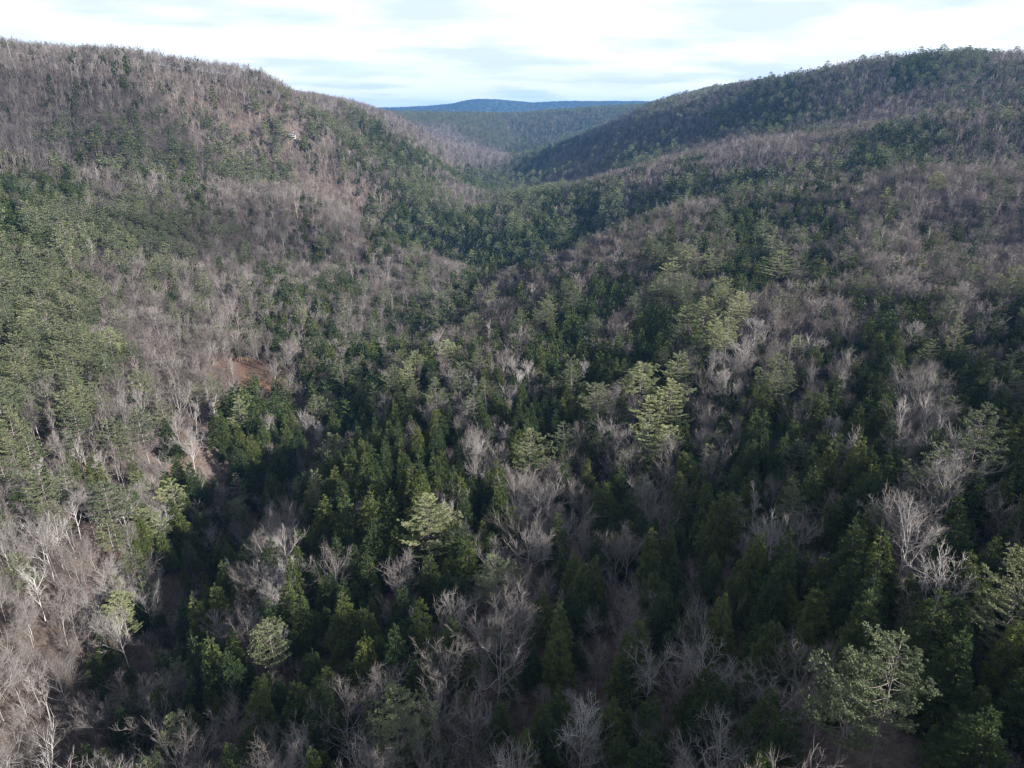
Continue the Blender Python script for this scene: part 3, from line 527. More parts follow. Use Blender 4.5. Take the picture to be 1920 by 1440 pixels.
HERO = [
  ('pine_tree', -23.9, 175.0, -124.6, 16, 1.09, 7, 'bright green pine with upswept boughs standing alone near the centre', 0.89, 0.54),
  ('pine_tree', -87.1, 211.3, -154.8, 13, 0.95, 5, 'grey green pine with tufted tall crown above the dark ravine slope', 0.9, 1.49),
  ('pine_tree', 45.7, 74.4, -91.4, 0, 0.84, 8, 'left of the two bright pines with bare pale trunks at lower right', 1.0, 5.03),
  ('pine_tree', 48.2, 70.8, -88.0, 2, 0.8, 8, 'right of the two bright pines with bare pale trunks at lower right', 1.0, 3.66),
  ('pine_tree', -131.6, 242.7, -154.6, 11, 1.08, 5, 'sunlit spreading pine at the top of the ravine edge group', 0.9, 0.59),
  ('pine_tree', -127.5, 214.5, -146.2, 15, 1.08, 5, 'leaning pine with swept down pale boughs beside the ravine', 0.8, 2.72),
  ('pine_tree', -130.5, 197.8, -138.9, 3, 0.8, 4, 'round topped olive pine behind the leaning pine on the left bank', 0.75, 3.01),
  ('pine_tree', -109.1, 162.9, -143.9, 13, 0.83, 5, 'small round crowned pine alone above the bare trees at lower left', 0.9, 1.0),
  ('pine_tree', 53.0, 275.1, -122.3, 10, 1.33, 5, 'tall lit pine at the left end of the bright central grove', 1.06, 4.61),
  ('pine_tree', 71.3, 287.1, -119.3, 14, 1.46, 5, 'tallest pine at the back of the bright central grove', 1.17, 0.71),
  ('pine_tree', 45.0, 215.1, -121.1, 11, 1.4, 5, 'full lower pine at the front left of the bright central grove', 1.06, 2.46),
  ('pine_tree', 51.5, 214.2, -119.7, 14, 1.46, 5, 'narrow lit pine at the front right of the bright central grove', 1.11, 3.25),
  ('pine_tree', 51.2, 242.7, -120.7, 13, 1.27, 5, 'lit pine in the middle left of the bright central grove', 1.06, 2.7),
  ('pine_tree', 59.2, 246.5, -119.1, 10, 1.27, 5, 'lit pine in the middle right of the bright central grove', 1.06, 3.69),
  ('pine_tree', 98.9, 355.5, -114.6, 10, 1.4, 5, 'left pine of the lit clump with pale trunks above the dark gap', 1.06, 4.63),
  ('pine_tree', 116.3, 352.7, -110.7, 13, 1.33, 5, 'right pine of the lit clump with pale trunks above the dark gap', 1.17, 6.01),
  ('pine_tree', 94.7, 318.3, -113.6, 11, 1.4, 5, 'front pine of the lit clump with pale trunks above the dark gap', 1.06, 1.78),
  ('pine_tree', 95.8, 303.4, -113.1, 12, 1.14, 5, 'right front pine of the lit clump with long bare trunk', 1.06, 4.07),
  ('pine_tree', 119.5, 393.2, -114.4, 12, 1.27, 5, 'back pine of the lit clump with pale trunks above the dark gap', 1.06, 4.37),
  ('pine_tree', 90.2, 355.1, -116.6, 10, 1.14, 5, 'dull green pine at the left edge of the lit clump', 0.95, 1.84),
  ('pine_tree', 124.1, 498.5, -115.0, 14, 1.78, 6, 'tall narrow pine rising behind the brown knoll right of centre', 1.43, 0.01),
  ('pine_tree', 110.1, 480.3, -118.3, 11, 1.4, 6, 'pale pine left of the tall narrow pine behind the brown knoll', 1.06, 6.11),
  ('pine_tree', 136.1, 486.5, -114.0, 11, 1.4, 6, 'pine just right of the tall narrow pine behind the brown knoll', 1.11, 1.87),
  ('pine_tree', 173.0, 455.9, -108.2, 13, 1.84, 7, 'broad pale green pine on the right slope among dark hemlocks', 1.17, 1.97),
  ('pine_tree', 74.2, 417.8, -124.6, 3, 1.0, 5, 'dark blue green pine left of the lit clump', 0.9, 5.6),
  ('pine_tree', 125.8, 299.5, -105.4, 14, 0.95, 5, 'small bright yellow green pine in the dark hollow on the right slope', 0.69, 3.67),
  ('pine_tree', 340.4, 590.9, -65.1, 13, 1.33, 7, 'lone layered pine in the open bare woods high on the right slope', 1.01, 2.96),
  ('pine_tree', 301.3, 585.6, -74.8, 14, 1.27, 6, 'smaller pine left of the lone layered pine high on the right slope', 0.95, 4.86),
  ('pine_tree', 318.7, 483.6, -92.8, 1, 1.15, 6, 'tall dark pine among bare trees near the right edge', 1.1, 0.19),
  ('pine_tree', 256.8, 633.7, -81.0, 3, 1.1, 6, 'dark blue green pine with flat plates in the right slope hemlocks', 0.9, 4.44),
  ('pine_tree', 76.1, 88.7, -83.1, 6, 0.68, 5, 'large shaded pine cut by the right edge of the view', 0.85, 2.35),
  ('pine_tree', -69.2, 219.7, -138.5, 1, 0.8, 4, 'grey green pine on the shaded flank above the ravine', 0.9, 0.57),
  ('pine_tree', -51.9, 359.3, -138.8, 14, 1.14, 5, 'pale pine left of the flat plated pine on the centre spur', 1.01, 4.15),
  ('pine_tree', -38.0, 385.3, -139.2, 13, 1.4, 6, 'flat plated bright pine on the centre spur', 0.85, 5.85),
  ('pine_tree', -52.0, 332.3, -138.4, 11, 1.02, 5, 'small lit pine below the pale pine on the centre spur', 0.95, 1.3),
  ('pine_tree', -67.9, 325.8, -143.0, 3, 0.8, 4, 'dark layered pine left of the centre spur', 0.8, 3.96),
  ('pine_tree', 1.4, 929.8, -145.8, 10, 1.4, 7, 'tall layered pine in the middle of the dark valley woods', 1.17, 1.87),
  ('pine_tree', -134.6, 963.9, -162.0, 4, 1.1, 6, 'tall slim pine at the left edge of the dark valley woods', 1.2, 4.66),
  ('pine_tree', 1.8, 808.0, -170.0, 3, 0.8, 5, 'single pale pine with bare trunk at the foot of the valley woods', 0.8, 4.54),
  ('pine_tree', 123.5, 905.9, -132.5, 3, 1.0, 6, 'wide pine at the right of the dark valley woods', 1, 1.37),
  ('pine_tree', -125.7, 301.6, -143.0, 11, 1.14, 5, 'pale pine above the bend of the ravine on the left bank', 0.85, 5.21),
  ('pine_tree', -137.2, 335.4, -146.7, 14, 0.89, 5, 'small sunlit pine above the orange bare bank', 0.74, 4.13),
  ('pine_tree', -150.8, 313.7, -135.2, 3, 0.8, 4, 'drooping pine beside the orange bare bank', 0.7, 4.29),
  ('pine_tree', 449.5, 1068.0, -34.8, 3, 1.3, 8, 'dark pine on the high right hillside by the sunlit bare strip', 1.1, 5.15),
  ('pine_tree', -645.0, 995.7, 71.5, 4, 1.0, 5, 'leftmost of two conifers on the left skyline', 0.9, 2.69),
  ('pine_tree', -630.8, 988.6, 69.1, 4, 1.0, 5, 'second conifer from the left on the left skyline', 0.95, 4.76),
  ('white_tree', 12.3, 95.7, -113.7, 0, 1.0, 5, 'bright white limbed bare tree at the bottom edge right of centre', 1, 5.52),
  ('white_tree', -93.0, 308.8, -151.8, 0, 0.9, 4, 'pale wide crowned bare tree on the shaded slope left of centre', 0.8, 0.64),
  ('white_tree', -21.4, 324.7, -132.9, 1, 0.7, 3, 'slim white bare tree in the centre of the spur', 0.85, 5.34),
  ('white_tree', 3.8, 314.1, -129.0, 0, 0.75, 3, 'white bare tree right of the slim white one on the spur', 0.85, 2.47),
  ('white_tree', 42.5, 195.6, -120.1, 0, 0.8, 3, 'pale bare tree with fan crown below the bright central grove', 0.8, 3.01),
  ('bare_tree', 0.2, 124.3, -116.2, 0, 1.0, 5, 'large grey bare tree with round crown in the lower centre', 1, 0.92),
  ('bare_tree', 4.2, 159.5, -119.9, 2, 0.95, 4, 'grey fan shaped bare tree below centre', 1, 4.39),
  ('bare_tree', 0.8, 195.0, -122.6, 0, 0.9, 4, 'wide grey bare tree above the fan shaped one', 1, 1.83),
  ('bare_tree', 26.5, 153.1, -116.3, 1, 0.85, 3, 'slender pale bare tree between two hemlocks right of centre', 1, 5.47),
  ('white_tree', -62.0, 166.4, -131.6, 0, 0.95, 4, 'white branched bare tree among hemlocks at lower left of centre', 0.85, 1.73),
  ('white_tree', -128.7, 159.7, -130.3, 1, 0.9, 4, 'leaning pale bare tree with white fork on the lower left bank', 0.95, 3.53),
  ('bare_tree', -111.9, 137.8, -144.1, 0, 1.15, 5, 'big many stemmed grey bare tree in the lower left corner woods', 1.05, 2.51),
  ('bare_tree', -33.0, 107.8, -124.9, 2, 1.0, 4, 'wide grey bare tree at the bottom edge left of centre', 1, 3.85),
  ('white_tree', -68.9, 152.7, -135.0, 1, 0.6, 3, 'small white bare tree among the lower left hemlocks', 0.7, 1.23),
  ('white_tree', -56.5, 139.3, -129.6, 1, 0.55, 3, 'second small white bare tree among the lower left hemlocks', 0.7, 1.13),
  ('bare_tree', -182.6, 428.4, -138.9, 3, 0.8, 3, 'lollipop shaped bare tree with tall pale trunk on the left slope', 1.1, 4.69),
  ('bare_tree', -199.3, 419.1, -132.7, 0, 0.8, 4, 'round grey bare tree beside the dark hemlocks on the left slope', 0.9, 4.72),
  ('white_tree', 118.3, 329.4, -109.1, 0, 1.15, 5, 'pale fan crowned bare tree right of the lit clump', 0.95, 3.56),
  ('white_tree', 86.6, 276.4, -115.1, 1, 1.1, 5, 'pale twiggy bare tree below the lit clump', 0.9, 5.78),
  ('dead_tree', -105.0, 142.8, -155.0, 0, 0.85, 3, 'dead grey conifer spire beside the dark hemlocks at lower left', 0.95, 1.29),
  ('dead_tree', 69.9, 122.5, -92.6, 0, 0.75, 2, 'dead white topped spire among hemlocks on the right', 0.85, 5.34),
  ('bare_tree', 42.0, 188.8, -119.0, 2, 1.0, 4, 'reddish wide bare tree below the bright central grove', 0.95, 1.06),
  ('bare_tree', 38.5, 238.6, -122.8, 2, 1.0, 4, 'brown wide crowned bare tree left of the bright central grove front', 0.95, 6.06),
  ('hemlock_tree', -41.5, 143.7, -127.2, 1, 1.05, 4, 'broad pale green hemlock in the lower left centre', 1.0, 3.92),
  ('hemlock_tree', 33.3, 128.1, -111.9, 5, 1.1, 4, 'wide dark hemlock in the lower centre right', 1, 3.81),
  ('hemlock_tree', 55.4, 162.3, -109.6, 1, 1.1, 4, 'sunlit tipped large hemlock right of the centre hollow', 1, 6.1),
  ('hemlock_tree', 19.7, 141.6, -116.2, 3, 0.85, 4, 'narrow hemlock with lit left side below centre', 1, 4.94),
  ('hemlock_tree', 85.3, 148.8, -94.5, 5, 1.15, 5, 'very broad feathery hemlock on the right slope', 1.05, 4.96),
  ('hemlock_tree', 93.5, 219.6, -107.9, 5, 1.0, 4, 'pointed tall hemlock with pale top on the right slope', 1.1, 0.34),
  ('hemlock_tree', -25.2, 132.2, -123.9, 1, 0.95, 4, 'round shouldered hemlock beside the gap of bare trees in the lower centre', 0.9, 2.32),
  ('hemlock_tree', -5.8, 165.5, -121.6, 5, 0.95, 4, 'double peaked hemlock right of the lone bright pine', 0.9, 0.53),
  ('hemlock_tree', 56.9, 65.1, -83.1, 5, 1.1, 4, 'broad pale hemlock at the bottom right corner', 1, 1.22),
  ('hemlock_tree', -66.9, 137.1, -132.9, 3, 0.9, 3.5, 'slim hemlock with lit tip in the lower left stand', 0.95, 1.34),
  ('hemlock_tree', -103.6, 151.8, -154.9, 0, 0.9, 3.5, 'dark full hemlock at the ravine edge in the lower left', 1, 5.39),
  ('hemlock_tree', -110.4, 147.9, -149.4, 3, 0.75, 3, 'yellowish topped hemlock at the outer edge of the lower left stand', 0.95, 0.8),
  ('pine_tree', -246.1, 351.6, -115.5, 13, 1.14, 6, 'tall pine at the left edge of the view in the big left grove', 1.01, 1.86),
  ('pine_tree', -251.3, 403.4, -117.1, 1, 1.0, 5, 'broad pine at the upper right of the big left grove', 0.95, 3.1),
  ('pine_tree', -194.4, 279.4, -123.1, 3, 0.9, 4, 'middle pine of the big left grove with a pale trunk', 0.95, 5.33),
  ('pine_tree', -206.9, 348.6, -126.0, 10, 1.08, 5, 'pine at the right margin of the big left grove', 0.95, 6.06),
  ('pine_tree', -172.7, 229.1, -128.5, 1, 0.85, 4, 'lowest large pine of the big left grove', 0.9, 4.45),
  ('pine_tree', -297.4, 547.0, -102.8, 3, 1.1, 5, 'wide flat topped pine above the big left grove', 1, 1.34),
  ('pine_tree', -261.5, 597.8, -117.4, 3, 1.1, 5, 'wide layered pine in the middle of the upper left slope', 1, 3.42),
  ('pine_tree', -298.6, 987.6, -80.2, 4, 1.2, 6, 'dark pine below the clearing of the hillside house', 1, 4.43),
]
for h in HERO:
    d = np.hypot(X - h[1], Y - h[2]); KIND[d < h[6]] = -1
    if h[6] >= 3.5:                      # the named trees stand clear on their downhill side
        q = math.hypot(h[1], h[2]); fx, fy = h[1] * (1 - min(13, q * .12) / q), h[2] * (1 - min(13, q * .12) / q)
        KIND[np.hypot(X - fx, Y - fy) < h[6] * .85] = -1
for (cx_, cy_, cr_) in [(-308, 1050, 9), (-345, 3764, 24), (-308, 1052, 8), (-305, 1047, 8), (-160, 397, 8), (-149, 389, 10), (-157, 375, 6)]:
    KIND[np.hypot(X - cx_, Y - cy_) < cr_] = -1
vis = (np.abs(X) < (Y * .93 + Z * -.355) * .722 + 4) & (Y > 10)   # in front of the lens
K = KIND.copy(); K[K == 3] = 2
# lower edge of the frame: how steeply down a tree top can stand and still show
dep = np.degrees(np.arctan2(-(Z + 14), Y)); vis &= dep < 50.0
single = np.zeros(len(X), bool)
for k, cap in ((0, 285), (1, 262), (2, 285)):
    c = np.where(vis & (K == k))[0]; size = SCL[c] / np.sqrt(RR[c] ** 2 + Z[c] ** 2); single[c[np.argsort(-size)[:cap]]] = True

def plant(kind, var, x, y, z, s, rot, sz=None, tilt=(0, 0)):
    e = link(bpy.data.objects.new(kind, None)); e.empty_display_size = .5; e.location = (x, y, z - .25); e.rotation_euler = (tilt[0], tilt[1], rot); e.scale = (s, s, sz or s)
    mt_, mc_, _ = PROTO[(kind, var)]
    t_ = link(bpy.data.objects.new('trunk', mt_), e); c_ = link(bpy.data.objects.new('branches' if kind in ('bare_tree', 'white_tree', 'dead_tree') else 'crown', mc_), e)
    return e
LAB = []   # (object, kind, x, y, z, height)
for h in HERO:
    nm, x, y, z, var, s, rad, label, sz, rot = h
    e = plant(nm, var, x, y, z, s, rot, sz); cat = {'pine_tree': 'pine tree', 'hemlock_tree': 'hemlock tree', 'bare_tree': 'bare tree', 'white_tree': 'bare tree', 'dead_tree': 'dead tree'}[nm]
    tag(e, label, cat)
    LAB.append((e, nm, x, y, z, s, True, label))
names = ('hemlock_tree', 'pine_tree', 'bare_tree')
for k in np.where(single)[0]:
    nm = names[K[k]]; s = float(SCL[k]); var = int(rng.integers(0, (8, 5, 5)[K[k]]))
    if KIND[k] == 3: var = 5 + int(rng.integers(0, 2))
    e = plant(nm, var, float(X[k]), float(Y[k]), float(Z[k]), s, float(ROT[k]), s * float(rng.uniform(.92, 1.12)), (float(rng.normal() * .045), float(rng.normal() * .045)))
    LAB.append((e, nm, float(X[k]), float(Y[k]), float(Z[k]), s, False, var))

# ---------------------------------------------------------------- woods too many to count
def woods(name, label, cat, idx, coll, lim):
    V = np.stack([X[idx], Y[idx], Z[idx] - .3], 1); n = len(V); me = bpy.data.meshes.new(name)
    me.vertices.add(n); me.vertices.foreach_set('co', V.astype(np.float32).ravel())
    lod = np.where(RR[idx] < lim[0], 0, np.where(RR[idx] < lim[1], 1, 2)); var = rng.integers(0, 4, n)
    if coll == 'bare': var = np.where(KIND[idx] == 3, 3, rng.integers(0, 3, n))
    at = me.attributes.new('form', 'INT', 'POINT'); at.data.foreach_set('value', (lod * 4 + var).astype(np.int32))
    at = me.attributes.new('turn', 'FLOAT_VECTOR', 'POINT'); at.data.foreach_set('vector', np.stack([rng.normal(size=n) * .04, rng.normal(size=n) * .04, ROT[idx]], 1).astype(np.float32).ravel())
    s = SCL[idx] * np.where(RR[idx] > 1500, 1.12, 1); at = me.attributes.new('size', 'FLOAT_VECTOR', 'POINT')
    at.data.foreach_set('vector', np.stack([s, s, s * rng.uniform(.9, 1.12, n)], 1).astype(np.float32).ravel())
    ob = link(bpy.data.objects.new(name, me)); tag(ob, label, cat, kind='stuff')
    g = bpy.data.node_groups.new(name, 'GeometryNodeTree'); g.interface.new_socket('Geometry', in_out='INPUT', socket_type='NodeSocketGeometry'); g.interface.new_socket('Geometry', in_out='OUTPUT', socket_type='NodeSocketGeometry')
    gi = g.nodes.new('NodeGroupInput'); go = g.nodes.new('NodeGroupOutput'); ip = g.nodes.new('GeometryNodeInstanceOnPoints'); ci = g.nodes.new('GeometryNodeCollectionInfo')
    ci.inputs['Collection'].default_value = FORMS[coll]; ci.inputs['Separate Children'].default_value = True; ci.inputs['Reset Children'].default_value = True
    ip.inputs['Pick Instance'].default_value = True
    def na(nm_, dt):
        q = g.nodes.new('GeometryNodeInputNamedAttribute'); q.data_type = dt; q.inputs['Name'].default_value = nm_; return next(o_ for o_ in q.outputs if o_.enabled)
    L_ = g.links.new; L_(gi.outputs[0], ip.inputs['Points']); L_(ci.outputs[0], ip.inputs['Instance']); L_(na('form', 'INT'), ip.inputs['Instance Index'])
    er = g.nodes.new('FunctionNodeEulerToRotation'); L_(na('turn', 'FLOAT_VECTOR'), er.inputs[0]); L_(er.outputs[0], ip.inputs['Rotation']); L_(na('size', 'FLOAT_VECTOR'), ip.inputs['Scale']); L_(ip.outputs[0], go.inputs[0])
    md = ob.modifiers.new('planting', 'NODES'); md.node_group = g
rest = ~single
bx, by = hexgrid(3.1, 25, 420, (-55, 60)); bz = ground(bx, by); okb = rng.uniform(size=len(bx)) < .45 + 1.2 * vnoise(bx, by, 14, 21); bx, by, bz = bx[okb], by[okb], bz[okb]
nb0 = len(X); X = np.concatenate([X, bx]); Y = np.concatenate([Y, by]); Z = np.concatenate([Z, bz]); RR = np.hypot(X, Y); rest = np.concatenate([rest, np.zeros(len(bx), bool)]); single = np.concatenate([single, np.zeros(len(bx), bool)])
KIND = np.concatenate([KIND, np.full(len(bx), -2)]); K = np.concatenate([K, np.full(len(bx), -2)]); SCL = np.concatenate([SCL, rng.uniform(.12, .34, len(bx))]); ROT = np.concatenate([ROT, rng.uniform(0, 6.28, len(bx))])
print('TREES', len(X), 'single', single.sum(), [int(((K == k) & rest).sum()) for k in range(3)], 'rmax single', [float(RR[single & (K == k)].max()) for k in range(3)])
woods('hemlock_woods', 'dark green hemlocks massed over the farther slopes and valley', 'woods', np.where(rest & (K == 0))[0], 'hemlock', (330, 800))
woods('pine_woods', 'tall lighter green pines standing among the farther woods', 'woods', np.where(rest & (K == 1))[0], 'pine', (330, 800))
woods('brush', 'leafless brush and saplings on the forest floor between trunks', 'brush', np.where(KIND == -2)[0], 'bare', (0, 900))
woods('bare_woods', 'leafless grey brown hardwoods covering the farther hillsides', 'woods', np.where(rest & (K == 2))[0], 'bare', (330, 800))

# ---------------------------------------------------------------- labels that single out every near tree
SHORT = {
  'bright green pine with upswept boughs standing alone near the centre': 'the lone upswept pine',
  'grey green pine with tufted tall crown above the dark ravine slope': 'the tufted pine above the ravine',
  'left of the two bright pines with bare pale trunks at lower right': 'the left of two pale trunked pines',
  'right of the two bright pines with bare pale trunks at lower right': 'the right of two pale trunked pines',
  'sunlit spreading pine at the top of the ravine edge group': 'the spreading ravine edge pine',
  'leaning pine with swept down pale boughs beside the ravine': 'the leaning ravine pine',
  'round topped olive pine behind the leaning pine on the left bank': 'the round topped olive pine',
  'small round crowned pine alone above the bare trees at lower left': 'the small round crowned pine',
  'tall lit pine at the left end of the bright central grove': 'the left pine of the central grove',
  'tallest pine at the back of the bright central grove': 'the back pine of the central grove',
  'full lower pine at the front left of the bright central grove': 'the front left pine of the central grove',
  'narrow lit pine at the front right of the bright central grove': 'the front right pine of the central grove',
  'lit pine in the middle left of the bright central grove': 'the middle left bright grove pine',
  'lit pine in the middle right of the bright central grove': 'the middle right grove pine',
  'left pine of the lit clump with pale trunks above the dark gap': 'the left pine of the pale trunked clump',
  'right pine of the lit clump with pale trunks above the dark gap': 'the right pine of the pale trunked clump',
  'front pine of the lit clump with pale trunks above the dark gap': 'the front pine of the pale trunked clump',
  'right front pine of the lit clump with long bare trunk': 'the long trunked clump pine',
  'back pine of the lit clump with pale trunks above the dark gap': 'the back pine of the pale trunked clump',
  'dull green pine at the left edge of the lit clump': 'the dull green clump pine',
  'tall narrow pine rising behind the brown knoll right of centre': 'the tall narrow knoll pine',
  'pale pine left of the tall narrow pine behind the brown knoll': 'the pale knoll pine',
  'pine just right of the tall narrow pine behind the brown knoll': 'the pine beside the narrow knoll pine',
  'broad pale green pine on the right slope among dark hemlocks': 'the broad pale right slope pine',
  'dark blue green pine left of the lit clump': 'the dark pine left of the lit clump',
  'small bright yellow green pine in the dark hollow on the right slope': 'the small bright hollow pine',
  'lone layered pine in the open bare woods high on the right slope': 'the lone layered pine',
  'smaller pine left of the lone layered pine high on the right slope': 'the smaller high slope pine',
  'tall dark pine among bare trees near the right edge': 'the tall dark right edge pine',
  'dark blue green pine with flat plates in the right slope hemlocks': 'the flat plated dark pine',
  'large shaded pine cut by the right edge of the view': 'the shaded pine at the right edge',
  'grey green pine on the shaded flank above the ravine': 'the shaded flank pine',
  'pale pine left of the flat plated pine on the centre spur': 'the pale spur pine',
  'flat plated bright pine on the centre spur': 'the flat plated spur pine',
  'small lit pine below the pale pine on the centre spur': 'the small lit spur pine',
  'dark layered pine left of the centre spur': 'the dark layered spur pine',
  'tall layered pine in the middle of the dark valley woods': 'the tall layered valley pine',
  'tall slim pine at the left edge of the dark valley woods': 'the tall slim valley pine',
  'single pale pine with bare trunk at the foot of the valley woods': 'the pale pine at the valley foot',
  'wide pine at the right of the dark valley woods': 'the wide valley pine',
  'pale pine above the bend of the ravine on the left bank': 'the pale ravine bend pine',
  'small sunlit pine above the orange bare bank': 'the small pine over the orange bank',
  'drooping pine beside the orange bare bank': 'the drooping bank pine',
  'dark pine on the high right hillside by the sunlit bare strip': 'the dark high hillside pine',
  'leftmost of two conifers on the left skyline': 'the leftmost skyline conifer',
  'second conifer from the left on the left skyline': 'the second skyline conifer',
  'bright white limbed bare tree at the bottom edge right of centre': 'the white limbed bottom edge tree',
  'pale wide crowned bare tree on the shaded slope left of centre': 'the pale wide crowned bare tree',
  'slim white bare tree in the centre of the spur': 'the slim white spur tree',
  'white bare tree right of the slim white one on the spur': 'the wider white spur tree',
  'pale bare tree with fan crown below the bright central grove': 'the pale fan crowned tree',
  'large grey bare tree with round crown in the lower centre': 'the large round crowned grey tree',
  'grey fan shaped bare tree below centre': 'the grey fan shaped tree',
  'wide grey bare tree above the fan shaped one': 'the wide grey tree below centre',
  'slender pale bare tree between two hemlocks right of centre': 'the slender pale tree',
  'white branched bare tree among hemlocks at lower left of centre': 'the white branched lower left tree',
  'leaning pale bare tree with white fork on the lower left bank': 'the white forked bank tree',
  'big many stemmed grey bare tree in the lower left corner woods': 'the big lower left corner tree',
  'wide grey bare tree at the bottom edge left of centre': 'the wide grey bottom edge tree',
  'small white bare tree among the lower left hemlocks': 'the small white lower left tree',
  'second small white bare tree among the lower left hemlocks': 'the second small white tree',
  'lollipop shaped bare tree with tall pale trunk on the left slope': 'the lollipop shaped bare tree',
  'round grey bare tree beside the dark hemlocks on the left slope': 'the round grey left slope tree',
  'pale fan crowned bare tree right of the lit clump': 'the fan crowned tree by the lit clump',
  'pale twiggy bare tree below the lit clump': 'the pale twiggy tree below the clump',
  'dead grey conifer spire beside the dark hemlocks at lower left': 'the dead grey spire',
  'dead white topped spire among hemlocks on the right': 'the dead white topped spire',
  'reddish wide bare tree below the bright central grove': 'the reddish wide bare tree',
  'brown wide crowned bare tree left of the bright central grove front': 'the brown wide crowned tree',
  'broad pale green hemlock in the lower left centre': 'the broad pale hemlock',
  'wide dark hemlock in the lower centre right': 'the wide dark hemlock',
  'sunlit tipped large hemlock right of the centre hollow': 'the large sunlit tipped hemlock',
  'narrow hemlock with lit left side below centre': 'the narrow hemlock below centre',
  'very broad feathery hemlock on the right slope': 'the very broad feathery hemlock',
  'pointed tall hemlock with pale top on the right slope': 'the pointed pale topped hemlock',
  'round shouldered hemlock beside the gap of bare trees in the lower centre': 'the round shouldered hemlock',
  'double peaked hemlock right of the lone bright pine': 'the full hemlock beside the lone pine',
  'broad pale hemlock at the bottom right corner': 'the bottom right corner hemlock',
  'slim hemlock with lit tip in the lower left stand': 'the slim lit tipped hemlock',
  'dark full hemlock at the ravine edge in the lower left': 'the full ravine edge hemlock',
  'yellowish topped hemlock at the outer edge of the lower left stand': 'the yellowish topped hemlock',
  'tall pine at the left edge of the view in the big left grove': 'the left edge grove pine',
  'broad pine at the upper right of the big left grove': 'the upper right grove pine',
  'middle pine of the big left grove with a pale trunk': 'the middle left grove pine',
  'pine at the right margin of the big left grove': 'the right margin grove pine',
  'lowest large pine of the big left grove': 'the lowest left grove pine',
  'wide flat topped pine above the big left grove': 'the wide pine above the left grove',
  'wide layered pine in the middle of the upper left slope': 'the layered upper left slope pine',
  'dark pine below the clearing of the hillside house': 'the dark pine below the house',
}
def seen_at(x, y, z):
    d = y * math.cos(R(20.8)) - z * math.sin(R(20.8)); return x / d * 1330, (y * math.sin(R(20.8)) + z * math.cos(R(20.8))) / d * 1330
marks = [(seen_at(x, y, z + 12), SHORT[lab]) for (e, nm, x, y, z, s, hero, lab) in LAB if hero]
SECT = ('right of', 'above and right of', 'above', 'above and left of', 'left of', 'below and left of', 'below', 'below and right of')
ORD = ('first', 'second', 'third', 'fourth', 'fifth', 'sixth', 'seventh', 'eighth', 'ninth', 'tenth', 'eleventh', 'twelfth', 'thirteenth', 'fourteenth', 'fifteenth', 'sixteenth', 'seventeenth', 'eighteenth', 'nineteenth', 'twentieth') + tuple('twenty-' + q for q in ('first', 'second', 'third', 'fourth', 'fifth', 'sixth', 'seventh', 'eighth', 'ninth')) + tuple('thirty-' + q for q in ('first', 'second', 'third', 'fourth', 'fifth', 'sixth', 'seventh', 'eighth', 'ninth'))
WORD = {'hemlock_tree': ('hemlock', 'dark dense', 'hemlock tree', 'hemlocks on the near slopes'), 'pine_tree': ('pine', 'grey green', 'pine tree', 'pines among the near woods'), 'bare_tree': ('bare tree', 'leafless', 'bare tree', 'leafless hardwoods on the near slopes')}
cells = {}
for r in LAB:
    e, nm, x, y, z, s, hero, var = r
    if hero: continue
    p = seen_at(x, y, z + 10); j = min(range(len(marks)), key=lambda i: (marks[i][0][0] - p[0]) ** 2 + (marks[i][0][1] - p[1]) ** 2)
    dx, dy = p[0] - marks[j][0][0], p[1] - marks[j][0][1]; sec = int(round(math.atan2(dy, dx) / (math.pi / 4))) % 8
    cells.setdefault((nm, j, sec), []).append((math.hypot(dx, dy), e, s, var))
for (nm, j, sec), lst in cells.items():
    lst.sort(key=lambda q: q[0])
    for i, (d, e, s, var) in enumerate(lst):
        w, adj, cat, grp = WORD[nm]; size = 'small ' if s < .76 else 'tall ' if s > 1.0 else ''
        if nm == 'bare_tree': adj = 'slim leafless' if var >= 5 else 'leafless'; w = 'tree'
        lab_ = '%s%s %s, %s one %s %s' % (size, adj, w, ORD[min(i, len(ORD) - 1)] if len(lst) > 1 else 'nearest', SECT[sec], marks[j][1])
        if len(lab_.split()) > 16: lab_ = lab_.replace(adj + ' ', '')
        tag(e, lab_, cat, grp)

